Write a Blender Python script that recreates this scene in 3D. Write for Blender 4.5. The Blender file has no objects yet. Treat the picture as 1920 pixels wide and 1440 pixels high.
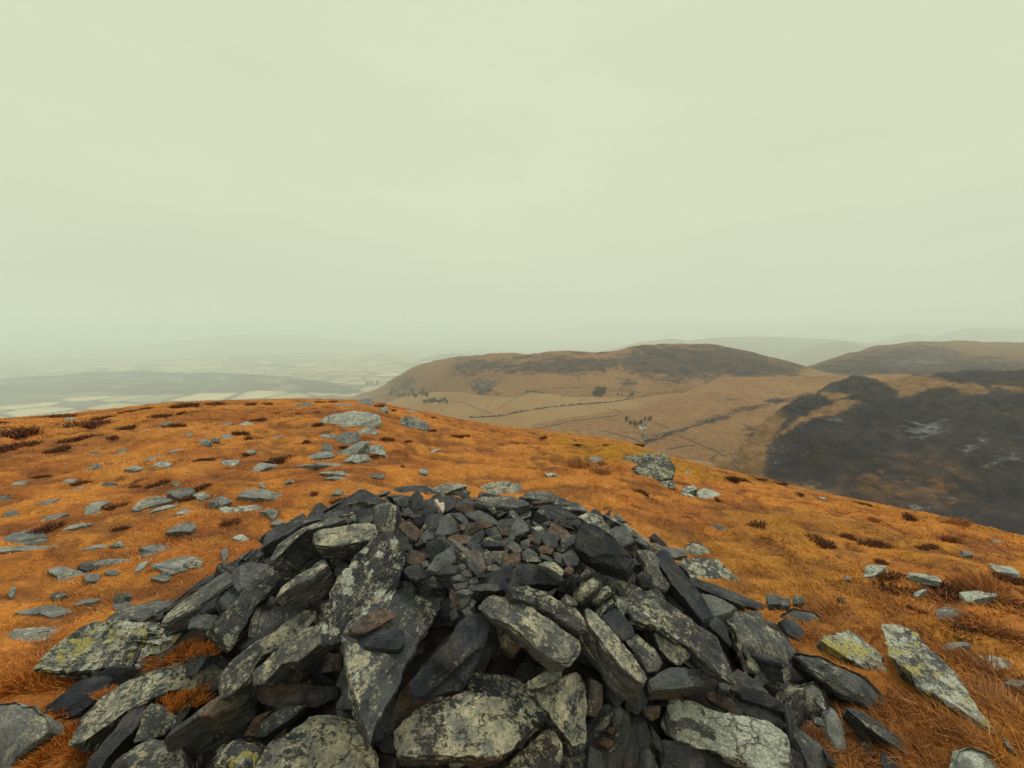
import bpy, bmesh, math, random
import numpy as np
from mathutils import Vector, Matrix
from mathutils.bvhtree import BVHTree

# ------------------------------------------------------------------ camera, sky, sun
random.seed(11)
rng = np.random.default_rng(11)
scene = bpy.context.scene
COL = scene.collection
R = math.radians
H = 1.6                      # eye height above the hilltop
FPX = 800.0                  # focal length in photo pixels (1920 wide)
PITCH = R(7.125)
cam_d = bpy.data.cameras.new("camera")
cam_d.sensor_width = 36.0
cam_d.lens = 36.0 * FPX / 1920.0
cam_d.clip_start = 0.05
cam_d.clip_end = 90000.0
cam = bpy.data.objects.new("camera", cam_d)
COL.objects.link(cam)
cam.location = (0, 0, H)
cam.rotation_euler = (R(90) - PITCH, 0, 0)
scene.camera = cam
scene.view_settings.view_transform = 'Standard'
scene.view_settings.look = 'None'
scene.view_settings.exposure = 0.0
scene.view_settings.gamma = 1.0

SUN_EL, SUN_AZ = R(52), R(28)          # azimuth clockwise from straight ahead
w = bpy.data.worlds.new("World")
scene.world = w
w.use_nodes = True
nt = w.node_tree
nt.nodes.clear()
o_ = nt.nodes.new('ShaderNodeOutputWorld')
skyt = nt.nodes.new('ShaderNodeTexSky')
skyt.sky_type = 'NISHITA'
skyt.sun_disc = False
skyt.sun_elevation = SUN_EL
skyt.sun_rotation = SUN_AZ
bg1 = nt.nodes.new('ShaderNodeBackground')
bg1.inputs['Strength'].default_value = 0.05
nt.links.new(skyt.outputs[0], bg1.inputs[0])
tc = nt.nodes.new('ShaderNodeTexCoord')
sep = nt.nodes.new('ShaderNodeSeparateXYZ')
nt.links.new(tc.outputs['Generated'], sep.inputs[0])
nz = nt.nodes.new('ShaderNodeTexNoise')
nz.inputs['Scale'].default_value = 2.2
nz.inputs['Detail'].default_value = 5
mp = nt.nodes.new('ShaderNodeMapping')
mp.inputs['Scale'].default_value = (1, 1, 5)
nt.links.new(tc.outputs['Generated'], mp.inputs[0])
nt.links.new(mp.outputs[0], nz.inputs['Vector'])
mad = nt.nodes.new('ShaderNodeMath'); mad.operation = 'MULTIPLY_ADD'
mad.inputs[1].default_value = 0.15
nt.links.new(nz.outputs[0], mad.inputs[0])
nt.links.new(sep.outputs['Z'], mad.inputs[2])
ramp = nt.nodes.new('ShaderNodeValToRGB')     # thick even overcast, brightest overhead
cr = ramp.color_ramp
SKY_RAMP = [(0.0, (.66, .725, .545)), (0.075, (.655, .72, .535)), (0.16, (.655, .72, .53)), (0.32, (.70, .75, .545)),
            (0.73, (.715, .76, .555)), (0.88, (1.12, 1.13, .93)), (1.0, (1.3, 1.32, 1.15))]
while len(cr.elements) < len(SKY_RAMP):
    cr.elements.new(0.5)
for e, (p, c) in zip(cr.elements, SKY_RAMP):
    e.position = p
    e.color = (*c, 1)
nt.links.new(mad.outputs[0], ramp.inputs[0])
bg2 = nt.nodes.new('ShaderNodeBackground')
bg2.inputs['Strength'].default_value = 1.0
nz2 = nt.nodes.new('ShaderNodeTexNoise')             # soft unevenness of the cloud sheet
nz2.inputs['Scale'].default_value = 1.6
nz2.inputs['Detail'].default_value = 7
nz2.inputs['Roughness'].default_value = .6
mp2 = nt.nodes.new('ShaderNodeMapping')
mp2.inputs['Scale'].default_value = (1, 1, 3.4)
mp2.inputs['Location'].default_value = (4.1, 2.2, .7)
nt.links.new(tc.outputs['Generated'], mp2.inputs[0])
nt.links.new(mp2.outputs[0], nz2.inputs['Vector'])
mr2 = nt.nodes.new('ShaderNodeMapRange')
for i_, v_ in enumerate((.3, .7, .975, 1.035)):
    mr2.inputs[i_ + 1].default_value = v_
nt.links.new(nz2.outputs[0], mr2.inputs[0])
hs2 = nt.nodes.new('ShaderNodeHueSaturation')
nt.links.new(mr2.outputs[0], hs2.inputs['Value'])
nt.links.new(ramp.outputs[0], hs2.inputs['Color'])
nt.links.new(hs2.outputs[0], bg2.inputs[0])
mxs = nt.nodes.new('ShaderNodeMixShader')
mxs.inputs[0].default_value = 0.96
nt.links.new(bg1.outputs[0], mxs.inputs[1])
nt.links.new(bg2.outputs[0], mxs.inputs[2])
nt.links.new(mxs.outputs[0], o_.inputs[0])

sun_d = bpy.data.lights.new("sun", 'SUN')
sun_d.energy = 1.5
sun_d.angle = R(11)
sun_d.color = (1, .95, .86)
sun = bpy.data.objects.new("sun", sun_d)
COL.objects.link(sun)
sdir = Vector((math.sin(SUN_AZ) * math.cos(SUN_EL), math.cos(SUN_AZ) * math.cos(SUN_EL), math.sin(SUN_EL)))
sun.rotation_euler = sdir.to_track_quat('Z', 'Y').to_euler()
sun.location = (0, 0, 30)
scene.cycles.volume_bounces = 2
scene.cycles.use_denoising = True
scene.cycles.denoiser = 'OPENIMAGEDENOISE'
scene.cycles.denoising_prefilter = 'NONE'     # keeps the fine grain of stone and turf
scene.cycles.use_adaptive_sampling = False
scene.cycles.max_bounces = 6

# ------------------------------------------------------------------ helpers
CAM = np.array([0., 0., H])
def ray(u, v):
    dx = (np.asarray(u, float) - 960) / FPX
    dv = (np.asarray(v, float) - 720) / FPX
    c, s = math.cos(PITCH), math.sin(PITCH)
    return np.stack([dx, c - dv * s, -(s + dv * c)], -1)
def at_depth(u, v, d):
    r = ray(u, v)
    return CAM + r * (np.asarray(d, float) / r[..., 1])[..., None]
def project(P):
    q = P - CAM
    c, s = math.cos(PITCH), math.sin(PITCH)
    f = q[..., 1] * c - q[..., 2] * s
    dn = -(q[..., 1] * s + q[..., 2] * c)
    f = np.maximum(f, 1e-6)
    return 960 + FPX * q[..., 0] / f, 720 + FPX * dn / f
def _h(ix, iy, iz, seed):
    n = (ix.astype(np.int64) * 374761393 + iy.astype(np.int64) * 668265263 + iz.astype(np.int64) * 2147483647 + seed * 974634777) & 0xffffffff
    n = ((n ^ (n >> 13)) * 1274126177) & 0xffffffff
    n = ((n ^ (n >> 16)) * 2246822519) & 0xffffffff
    return ((n ^ (n >> 15)) & 0xffffff) / float(0xffffff)
def noise(x, y, z=0.0, seed=0):
    x, y, z = np.broadcast_arrays(np.asarray(x, float), np.asarray(y, float), np.asarray(z, float))
    ix, iy, iz = np.floor(x), np.floor(y), np.floor(z)
    fx, fy, fz = x - ix, y - iy, z - iz
    fx, fy, fz = [f * f * (3 - 2 * f) for f in (fx, fy, fz)]
    def hh(a, b, c): return _h(ix + a, iy + b, iz + c, seed)
    x00 = hh(0,0,0) * (1-fx) + hh(1,0,0) * fx
    x10 = hh(0,1,0) * (1-fx) + hh(1,1,0) * fx
    x01 = hh(0,0,1) * (1-fx) + hh(1,0,1) * fx
    x11 = hh(0,1,1) * (1-fx) + hh(1,1,1) * fx
    return ((x00 * (1-fy) + x10 * fy) * (1-fz) + (x01 * (1-fy) + x11 * fy) * fz) * 2 - 1
def fbm(x, y, z=0.0, oct=4, seed=0, gain=.5):
    a, s, t = 1.0, 0.0, 0.0
    for k in range(oct):
        s = s + a * noise(np.asarray(x) * 2**k, np.asarray(y) * 2**k, np.asarray(z) * 2**k, seed + 17 * k)
        t += a
        a *= gain
    return s / t
def sst(a, b, x):
    t = np.clip((np.asarray(x, float) - a) / (b - a), 0, 1)
    return t * t * (3 - 2 * t)
def unit(v):
    v = np.asarray(v, float)
    return v / np.linalg.norm(v)
def link_mesh(name, verts, faces, mat=None, parent=None, smooth=True, sharp=None, cols=None):
    me = bpy.data.meshes.new(name)
    verts = np.asarray(verts, np.float32)
    if isinstance(faces, np.ndarray):
        k = faces.shape[1]
        me.vertices.add(len(verts)); me.vertices.foreach_set('co', verts.ravel())
        me.loops.add(faces.size); me.loops.foreach_set('vertex_index', faces.astype(np.int32).ravel())
        me.polygons.add(len(faces))
        me.polygons.foreach_set('loop_start', np.arange(0, faces.size, k, dtype=np.int32))
        me.update(calc_edges=True)
    else:
        me.from_pydata([tuple(map(float, p)) for p in verts], [], faces)
    me.polygons.foreach_set('use_smooth', np.full(len(me.polygons), smooth))
    if sharp is not None:
        me.set_sharp_from_angle(angle=R(sharp))
    if cols is not None:
        ca = me.color_attributes.new('col', 'FLOAT_COLOR', 'POINT')
        c4 = np.ones((len(verts), 4), np.float32); c4[:, :3] = cols
        ca.data.foreach_set('color', c4.ravel())
    if mat: me.materials.append(mat)
    me.validate()
    ob = bpy.data.objects.new(name, me)
    COL.objects.link(ob)
    if parent is not None: ob.parent = parent
    return ob
def struct(o, kind='structure'):
    o['kind'] = kind
    return o
def tag(o, label, cat, group=None):
    o['label'] = label; o['category'] = cat
    if group: o['group'] = group
    return o
def empty(name, loc):
    o = bpy.data.objects.new(name, None)
    COL.objects.link(o); o.location = loc; o.empty_display_size = .1
    return o
def new_mat(name):
    m = bpy.data.materials.new(name); m.use_nodes = True
    t = m.node_tree
    b = t.nodes['Principled BSDF']
    return m, t, b
class NG:
    """small node-graph helper"""
    def __init__(s, t): s.t = t
    def n(s, typ, **kw):
        x = s.t.nodes.new('ShaderNode' + typ)
        for k, v in kw.items():
            setattr(x, k, v)
        return x
    def put(s, sock, v):
        if isinstance(v, bpy.types.NodeSocket): s.t.links.new(v, sock)
        elif v is not None: sock.default_value = v
    def math(s, op, a, b=None, c=None, clamp=False):
        x = s.n('Math', operation=op); x.use_clamp = clamp
        for i, v in enumerate((a, b, c)):
            if v is not None: s.put(x.inputs[i], v)
        return x.outputs[0]
    def noise(s, vec, scale, detail=4, rough=.55, dist=0.0):
        x = s.n('TexNoise'); s.put(x.inputs['Vector'], vec)
        x.inputs['Scale'].default_value = scale; x.inputs['Detail'].default_value = detail
        x.inputs['Roughness'].default_value = rough; x.inputs['Distortion'].default_value = dist
        return x.outputs[0]
    def mapr(s, v, a, b, c=0.0, d=1.0):
        x = s.n('MapRange'); x.interpolation_type = 'SMOOTHSTEP'
        s.put(x.inputs[0], v); s.put(x.inputs[1], a); s.put(x.inputs[2], b)
        x.inputs[3].default_value = c; x.inputs[4].default_value = d
        return x.outputs[0]
    def mix(s, f, a, b, mode='MIX'):
        x = s.n('Mix', data_type='RGBA', blend_type=mode)
        s.put(x.inputs[0], f)
        for i, v in ((6, a), (7, b)):
            if isinstance(v, tuple): v = (*v, 1)
            s.put(x.inputs[i], v)
        return x.outputs[2]
    def attr(s, name, typ='OBJECT'):
        x = s.n('Attribute', attribute_type=typ); x.attribute_name = name
        return x
    def scale(s, vec, sc):
        x = s.n('Mapping'); s.put(x.inputs[0], vec); x.inputs['Scale'].default_value = sc
        return x.outputs[0]

# ------------------------------------------------------------------ materials
def slate_material():
    m, t, b = new_mat('slate')
    g = NG(t)
    oc = g.n('TexCoord').outputs['Object']
    rnd = g.n('ObjectInfo').outputs['Random']
    va = g.n('VectorMath', operation='ADD')
    off = g.n('CombineXYZ')
    for i, k in enumerate((37.0, 91.0, 53.0)):
        g.put(off.inputs[i], g.math('MULTIPLY', rnd, k))
    t.links.new(oc, va.inputs[0]); t.links.new(off.outputs[0], va.inputs[1])
    P = va.outputs[0]
    A = {k: g.attr(k).outputs['Fac'] for k in ('lichen', 'rust', 'yellow', 'white', 'tone')}
    # bedding: fine layers along the stone's own thickness
    bed = g.noise(g.scale(P, (5, 5, 120)), 1.0, 6, .65)
    bed2 = g.noise(g.scale(P, (9, 9, 46)), 1.0, 5, .6, .4)
    mott = g.noise(P, 7, 6, .62)
    fine = g.noise(P, 140, 5, .7)
    mid = g.noise(P, 34, 6, .68)
    dark = g.mix(g.mapr(mott, .3, .72), (.006, .009, .017), (.038, .043, .057))
    pale = g.mix(g.mapr(mott, .3, .72), (.15, .16, .155), (.36, .37, .34))
    base = g.mix(A['tone'], dark, pale)
    base = g.mix(g.mapr(bed, .42, .68, 0, .75), base, g.mix(.5, base, (.14, .125, .10), 'MIX'))
    gk0 = g.math('SUBTRACT', 1.0, g.math('MULTIPLY', A['tone'], .6, clamp=True), clamp=True)
    base = g.mix(g.math('MULTIPLY', g.mapr(bed2, .55, .42, 0, .8), gk0), base, g.mix(.62, base, (.006, .007, .010)))
    base = g.mix(g.mapr(fine, .58, .74, 0, .3), base, (.16, .155, .13))
    # rust staining
    rn = g.noise(P, 5.5, 5, .6, .5)
    rf = g.math('MULTIPLY', g.mapr(g.math('ADD', rn, g.math('MULTIPLY', A['rust'], .52)), .62, .90), .8)
    base = g.mix(rf, base, g.mix(g.mapr(mid, .35, .65), (.055, .032, .022), (.17, .095, .055)))
    grain = g.noise(g.scale(P, (4, 42, 60)), 1.0, 7, .72, .15)
    gk = g.math('SUBTRACT', 1.0, g.math('MULTIPLY', A['tone'], .62, clamp=True), clamp=True)
    base = g.mix(g.math('MULTIPLY', g.mapr(grain, .55, .38, 0, .7), gk), base, g.mix(.55, base, (.004, .005, .009)))
    base = g.mix(g.mapr(grain, .56, .72, 0, .35), base, (.15, .145, .125))
    # exposed (sky-facing) faces carry the lichen
    nrm = g.n('NewGeometry').outputs['Normal']
    sx = g.n('SeparateXYZ'); t.links.new(nrm, sx.inputs[0])
    up = g.mapr(sx.outputs[2], -.15, .75, .0, 1.0)
    big = g.noise(P, 4.0, 4, .55, .3)
    spk = g.noise(g.scale(P, (85, 120, 120)), 1.0, 7, .8)
    spk2 = g.noise(g.scale(P, (26, 26, 50)), 1.0, 6, .7, .3)
    s1 = g.math('ADD', g.math('MULTIPLY', spk, .60), g.math('MULTIPLY', spk2, .55))
    s1 = g.math('ADD', s1, g.math('MULTIPLY', big, .45))
    s1 = g.math('ADD', s1, g.math('MULTIPLY', up, .10))
    s1 = g.math('ADD', s1, g.math('MULTIPLY', g.math('SUBTRACT', grain, .5), .25))
    thr = g.math('SUBTRACT', 1.05, g.math('MULTIPLY', A['lichen'], .22))
    lf = g.mapr(g.math('SUBTRACT', s1, thr), -.022, .03)
    lf = g.math('MULTIPLY', lf, g.mapr(A['lichen'], 0.0, .12))
    lc = g.mix(g.mapr(g.noise(P, 17, 4, .6), .36, .62), (.18, .19, .165), (.46, .42, .29))
    lc = g.mix(g.mapr(spk2, .5, .7, 0, .5), lc, (.12, .085, .05))
    c1 = g.mix(g.math('MULTIPLY', lf, .88), base, lc)
    # pale crusts
    vo = g.n('TexVoronoi'); g.put(vo.inputs['Vector'], g.mix(.025, P, g.n('TexNoise').outputs[1])); vo.inputs['Scale'].default_value = 19
    wv = g.math('ADD', g.math('MULTIPLY', vo.outputs['Distance'], -.55), g.math('ADD', g.math('MULTIPLY', big, .75), g.math('MULTIPLY', mid, .55)))
    wf = g.mapr(g.math('SUBTRACT', wv, g.math('SUBTRACT', .74, g.math('MULTIPLY', A['white'], .50))), -.02, .05)
    wf = g.math('MULTIPLY', wf, g.mapr(A['white'], 0.0, .1))
    c2 = g.mix(g.math('MULTIPLY', wf, .9), c1, g.mix(g.mapr(spk, .4, .62), (.27, .29, .25), (.50, .52, .43)))
    # yellow map lichen
    yn = g.math('ADD', g.math('MULTIPLY', g.noise(P, 11, 3, .5, .6), .75), g.math('MULTIPLY', mid, .38))
    yf = g.mapr(g.math('SUBTRACT', yn, g.math('SUBTRACT', .84, g.math('MULTIPLY', A['yellow'], .30))), -.01, .03)
    yf = g.math('MULTIPLY', yf, g.mapr(A['yellow'], 0.0, .1))
    c3 = g.mix(g.math('MULTIPLY', yf, .9), c2, g.mix(g.mapr(spk, .4, .6), (.30, .25, .055), (.43, .40, .15)))
    # fine grain and hairline cracks
    gr = g.n('HueSaturation')
    g.put(gr.inputs['Value'], g.mapr(g.noise(P, 95, 6, .8), .3, .7, .62, 1.38)); g.put(gr.inputs['Color'], c3)
    ck = g.n('TexVoronoi', feature='DISTANCE_TO_EDGE'); g.put(ck.inputs['Vector'], g.mix(.10, P, g.n('TexNoise').outputs[1])); ck.inputs['Scale'].default_value = 5.5
    crk = g.mapr(ck.outputs['Distance'], .0, .022, .75, 0.0)
    crk = g.math('MULTIPLY', crk, g.mapr(big, .45, .6))
    c4 = g.mix(crk, gr.outputs[0], (.008, .009, .012))
    t.links.new(c4, b.inputs['Base Color'])
    b.inputs['Roughness'].default_value = .78
    b.inputs['Specular IOR Level'].default_value = .35
    hgt = g.math('ADD', g.math('MULTIPLY', bed, .9), g.math('MULTIPLY', bed2, .9))
    hgt = g.math('ADD', hgt, g.math('MULTIPLY', mid, .8))
    hgt = g.math('ADD', hgt, g.math('MULTIPLY', fine, .3))
    hgt = g.math('ADD', hgt, g.math('MULTIPLY', grain, 1.0))
    hgt = g.math('ADD', hgt, g.math('MULTIPLY', lf, .16))
    hgt = g.math('SUBTRACT', hgt, g.math('MULTIPLY', crk, .8))
    bp = g.n('Bump'); bp.inputs['Strength'].default_value = .9; bp.inputs['Distance'].default_value = .012
    t.links.new(hgt, bp.inputs['Height']); t.links.new(bp.outputs[0], b.inputs['Normal'])
    return m
def col_material(name, rough=.9, var=.25, vscale=8.0, spec=.1, transl=0.0):
    m, t, b = new_mat(name)
    g = NG(t)
    c = g.attr('col', 'GEOMETRY').outputs['Color']
    pos = g.n('NewGeometry').outputs['Position']
    if var:
        n = g.noise(pos, vscale, 6, .65)
        x = g.n('HueSaturation')
        g.put(x.inputs['Value'], g.mapr(n, .25, .75, 1 - var, 1 + var))
        g.put(x.inputs['Color'], c)
        c = x.outputs[0]
    t.links.new(c, b.inputs['Base Color'])
    b.inputs['Roughness'].default_value = rough
    b.inputs['Specular IOR Level'].default_value = spec
    return m
def plain_material(name, colour, rough=.8, var=.2, scale=20.0):
    m, t, b = new_mat(name)
    g = NG(t)
    n = g.noise(g.n('TexCoord').outputs['Object'], scale, 4, .6)
    c = g.mix(g.mapr(n, .3, .7), tuple(x * (1 - var) for x in colour), tuple(min(1, x * (1 + var)) for x in colour))
    t.links.new(c, b.inputs['Base Color']); b.inputs['Roughness'].default_value = rough
    return m
M_SLATE = slate_material()
M_GROUND = col_material('turf', .95, .35, 26.0)
M_BLADE = col_material('grass_blade', .85, 0, spec=.05)
M_HEATH = col_material('heather', .9, 0, spec=.05)
def hill_material():
    m, t, b = new_mat('hillside')
    g = NG(t)
    pos = g.n('NewGeometry').outputs['Position']
    c = g.attr('col', 'GEOMETRY').outputs['Color']
    he = g.attr('heath', 'GEOMETRY').outputs['Fac']
    cg = g.attr('crag', 'GEOMETRY').outputs['Fac']
    P = g.scale(pos, (1, 1, 2.2))
    n1 = g.math('ADD', g.math('MULTIPLY', g.noise(P, .014, 12, .72), .5), g.math('MULTIPLY', g.noise(P, .06, 12, .8), .5))
    n2 = g.noise(P, .10, 10, .75)
    n3 = g.noise(g.scale(pos, (.6, .6, 3)), .045, 12, .78, .3)
    v = g.n('HueSaturation'); g.put(v.inputs['Value'], g.mapr(n2, .25, .75, .58, 1.42)); g.put(v.inputs['Color'], c)
    n4 = g.noise(g.scale(pos, (1, 1, 3.5)), .03, 14, .85, .2)
    hc = g.mix(g.mapr(n3, .35, .7), (.006, .008, .018), (.036, .031, .040))
    hf = g.mapr(g.math('ADD', he, g.math('MULTIPLY', g.math('SUBTRACT', n1, .5), 19.0)), -.7, .7)
    hf = g.math('MULTIPLY', hf, g.mapr(n4, .40, .56, .55, 1.0))
    c1 = g.mix(g.math('MULTIPLY', hf, .96), v.outputs[0], hc)
    cf = g.mapr(g.math('ADD', cg, g.math('MULTIPLY', g.math('SUBTRACT', n3, .5), 14.0)), -.4, .7)
    c2 = g.mix(g.math('MULTIPLY', cf, .75), c1, g.mix(g.mapr(n2, .35, .65), (.06, .068, .078), (.21, .225, .22)))
    t.links.new(c2, b.inputs['Base Color'])
    b.inputs['Roughness'].default_value = .95; b.inputs['Specular IOR Level'].default_value = .05
    return m
M_HILL = hill_material()
M_VALLEY = col_material('valley_fields', .95, .10, .03)
M_WALLM = plain_material('field_wall_stone', (.15, .112, .08), .9, .3, .3)
M_HEDGE = plain_material('far_foliage', (.10, .078, .06), .95, .35, .4)
M_TRUNK = plain_material('bark', (.05, .04, .03), .9, .2, 2)
M_WHITE = plain_material('whitewash', (.75, .75, .72), .8, .05, .5)
M_ROOF = plain_material('slate_roof', (.10, .10, .11), .8, .2, .8)
M_DARKGLASS = plain_material('window_glass', (.02, .025, .03), .2, .1, 1)
def water_material():
    m, t, b = new_mat('lake_water')
    b.inputs['Base Color'].default_value = (.55, .60, .58, 1); b.inputs['Roughness'].default_value = .15
    return m
M_WATER = water_material()

# ------------------------------------------------------------------ the hilltop
SKYLINE = [(-700, 800), (-300, 795), (0, 786), (120, 779), (200, 770), (330, 754), (450, 752), (560, 749), (640, 749), (700, 753),
           (760, 767), (850, 785), (930, 800), (1000, 808), (1100, 818), (1180, 830), (1240, 853), (1330, 877),
           (1430, 899), (1500, 916), (1600, 938), (1700, 959), (1800, 978), (1920, 1008), (2300, 1090), (2900, 1200)]
_s = ray(*np.array(SKYLINE, float).T)
_phi = np.arctan2(_s[:, 0], _s[:, 1]); _tt = -_s[:, 2] / np.hypot(_s[:, 0], _s[:, 1])
R0 = np.interp(_phi, [-1.0, -.7, -.3, 0.1, .5, .9], [24, 24, 22, 18, 14, 11])
_ord = np.argsort(_phi); _phi, _tt, R0 = _phi[_ord], _tt[_ord], R0[_ord]
# smooth tables over all azimuths
_pg = np.linspace(-math.pi, math.pi, 721)
_tg = np.interp(_pg, _phi, _tt); _rg = np.interp(_pg, _phi, R0)
_k = np.hanning(13); _k /= _k.sum()
_tg = np.convolve(np.pad(_tg, 6, mode='edge'), _k, 'valid'); _rg = np.convolve(np.pad(_rg, 6, mode='edge'), _k, 'valid')
_bk = sst(1.35, 2.4, np.abs(_pg))                # behind the camera: gentle summit
_tg = _tg * (1 - _bk) + .2 * _bk; _rg = _rg * (1 - _bk) + 18 * _bk
def ground_smooth(x, y):
    x = np.asarray(x, float); y = np.asarray(y, float)
    r = np.hypot(x, y); phi = np.arctan2(x, y)
    t = np.interp(phi, _pg, _tg); r0 = np.interp(phi, _pg, _rg)
    a = H / r0**2; s = t - 2 * H / r0
    s = s * sst(0, 2.0, r)
    rl = np.maximum((.5 - s) / (2 * a), r0 * 1.3)
    rr = np.minimum(r, rl)
    z = -(s * rr + a * rr**2) - (s + 2 * a * rl) * np.maximum(r - rl, 0)
    return z
def ground(x, y):
    r = np.hypot(x, y)
    bump = .042 * fbm(x * .9, y * .9, 0, 3, 5) + .024 * fbm(x * 3.1, y * 3.1, 0, 3, 9) + .05 * sst(6, 16, r) * fbm(x * .5, y * .5, 3, 3, 7)
    bump = bump + (.05 + .03 * sst(4, 10, r)) * (np.minimum(np.abs(fbm(x * .95, y * 1.35, 2, 3, 15)) * 3.2, 1) - .6)
    return ground_smooth(x, y) + bump * sst(.2, 1.5, r) - .0 * r
# the cairn: a low spread heap
CX, CY = -0.22, 2.22
def cairn_rho(x, y):
    ax = np.where(x < CX, 2.0, 1.95)
    ay = np.where(y < CY, 1.22, 1.28)
    return np.sqrt(((x - CX) / ax)**2 + ((y - CY) / ay)**2)
def cairn_h(x, y):
    k = .25 + .15 * sst(CX - .55, CX + .15, x)          # the left shoulder falls away sooner
    t = np.clip((cairn_rho(x, y) - k) / (1.04 - k), 0, 1)
    return .715 * (1 - t * t * (3 - 2 * t))
def surf(x, y):
    return ground(x, y) + cairn_h(x, y)
def hit(u, v, f=surf, tmax=60.0):
    """where the sight line through photo pixel (u,v) meets the height field f"""
    d = ray(u, v)
    t, prev = .4, .4
    while t < tmax:
        p = CAM + d * t
        if p[2] < float(f(p[0], p[1])): break
        prev = t
        t *= 1.02
    else:
        return None
    a, b_ = prev, t
    for _ in range(24):
        m_ = (a + b_) / 2
        p = CAM + d * m_
        if p[2] < float(f(p[0], p[1])): b_ = m_
        else: a = m_
    return CAM + d * b_
def normal_of(f, p, e=.09):
    gx = (float(f(p[0] + e, p[1])) - float(f(p[0] - e, p[1]))) / (2 * e)
    gy = (float(f(p[0], p[1] + e)) - float(f(p[0], p[1] - e))) / (2 * e)
    return unit([-gx, -gy, 1])
def grass_colour(x, y, jitter=0.0):
    """colour of the dead moor grass at a spot: orange, straw, russet and ochre moss"""
    n1 = fbm(x * .55, y * .55, 0, 4, 21); n2 = fbm(x * 1.7, y * 1.7, 0, 4, 22); n3 = fbm(x * .3, y * .3, 0, 3, 23)
    c = np.array([.58, .225, .045]) + np.zeros(np.shape(x) + (3,))
    def mixc(c, f, k): return c * (1 - f[..., None]) + np.array(k) * f[..., None]
    c = mixc(c, sst(.0, .45, n1) * .6, (.58, .25, .062))
    c = mixc(c, sst(.0, .45, n2) * .65, (.33, .10, .028))
    c = mixc(c, sst(.02, .38, fbm(x * .42 + 3, y * .6, 6, 4, 33)) * .5, (.30, .098, .032))
    yel = sst(-.3, .2, n3) * sst(.3, 1.8, x) * .85
    c = mixc(c, yel, (.50, .235, .018))
    c = mixc(c, sst(.12, .4, n1) * sst(.5, 2.2, x) * .35, (.42, .215, .026))
    c = mixc(c, sst(.16, .5, fbm(x * 2.3, y * 2.9, 4, 4, 29)) * .6, (.15, .055, .026))
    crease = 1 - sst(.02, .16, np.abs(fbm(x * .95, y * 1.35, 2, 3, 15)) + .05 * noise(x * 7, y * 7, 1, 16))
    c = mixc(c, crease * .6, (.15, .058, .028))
    spots = sst(.36, .52, fbm(x * 5.5, y * 7.5, 8, 3, 31)) * sst(-.15, .2, fbm(x * .6, y * .6, 9, 3, 32))
    c = mixc(c, spots * .75, (.085, .035, .022))
    near = 1 - sst(1.6, 3.4, np.hypot(x, y))
    c = mixc(c, near * .35, (.42, .14, .03))
    return c
# ------------------------------------------------------------------ stones
FR = {'p': (0, 0, 1), '1': (0, 860, .270833), '2': (0, 1140, .25), '3': (360, 900, 1/4.8), '4': (700, 860, 1/4.8), '5': (1040, 900, 1/4.8),
      '6': (360, 1140, 1/4.8), '7': (720, 1140, 1/4.8), '8': (1080, 1140, 1/4.8), '9': (1440, 1140, .25), 'a': (1440, 880, .25),
      'b': (1000, 780, .25), 'c': (0, 720, .25), 'd': (400, 720, .25)}
def poly(fr, s):
    ox, oy, k = FR[fr]
    q = np.array([[float(z) for z in p.split(',')] for p in s.split()])
    return q * k + np.array([ox, oy])
def resample(q, n, jit, r):
    """walk round a closed 2-D outline: n points, corners kept, edges slightly broken"""
    d = np.roll(q, -1, 0) - q
    L = np.hypot(*d.T); cum = np.concatenate([[0], np.cumsum(L)])
    tot = cum[-1]
    s = np.linspace(0, tot, n, endpoint=False)
    for k in range(len(q)):                     # pull nearest sample on to each corner
        i = int(round(cum[k] / tot * n)) % n
        s[i] = cum[k]
    s.sort()
    idx = np.clip(np.searchsorted(cum, s, 'right') - 1, 0, len(q) - 1)
    f = (s - cum[idx]) / np.maximum(L[idx], 1e-9)
    p = q[idx] + d[idx] * f[:, None]
    # knock the very tip off each corner
    p = p * .88 + (np.roll(p, 1, 0) + np.roll(p, -1, 0)) * .06
    nr = np.stack([d[idx][:, 1], -d[idx][:, 0]], 1); nr /= np.maximum(np.linalg.norm(nr, axis=1), 1e-9)[:, None]
    sd = int(r.integers(1e6))
    w = s / tot * 2 * math.pi
    rad = tot / 6.28
    j = np.round(noise(np.cos(w) * 5, np.sin(w) * 5, 1.7, sd) * 2) * .28 + noise(np.cos(w) * 13, np.sin(w) * 13, 4.1, sd) * .5
    return p + nr * (j * jit * rad)[:, None]
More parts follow.
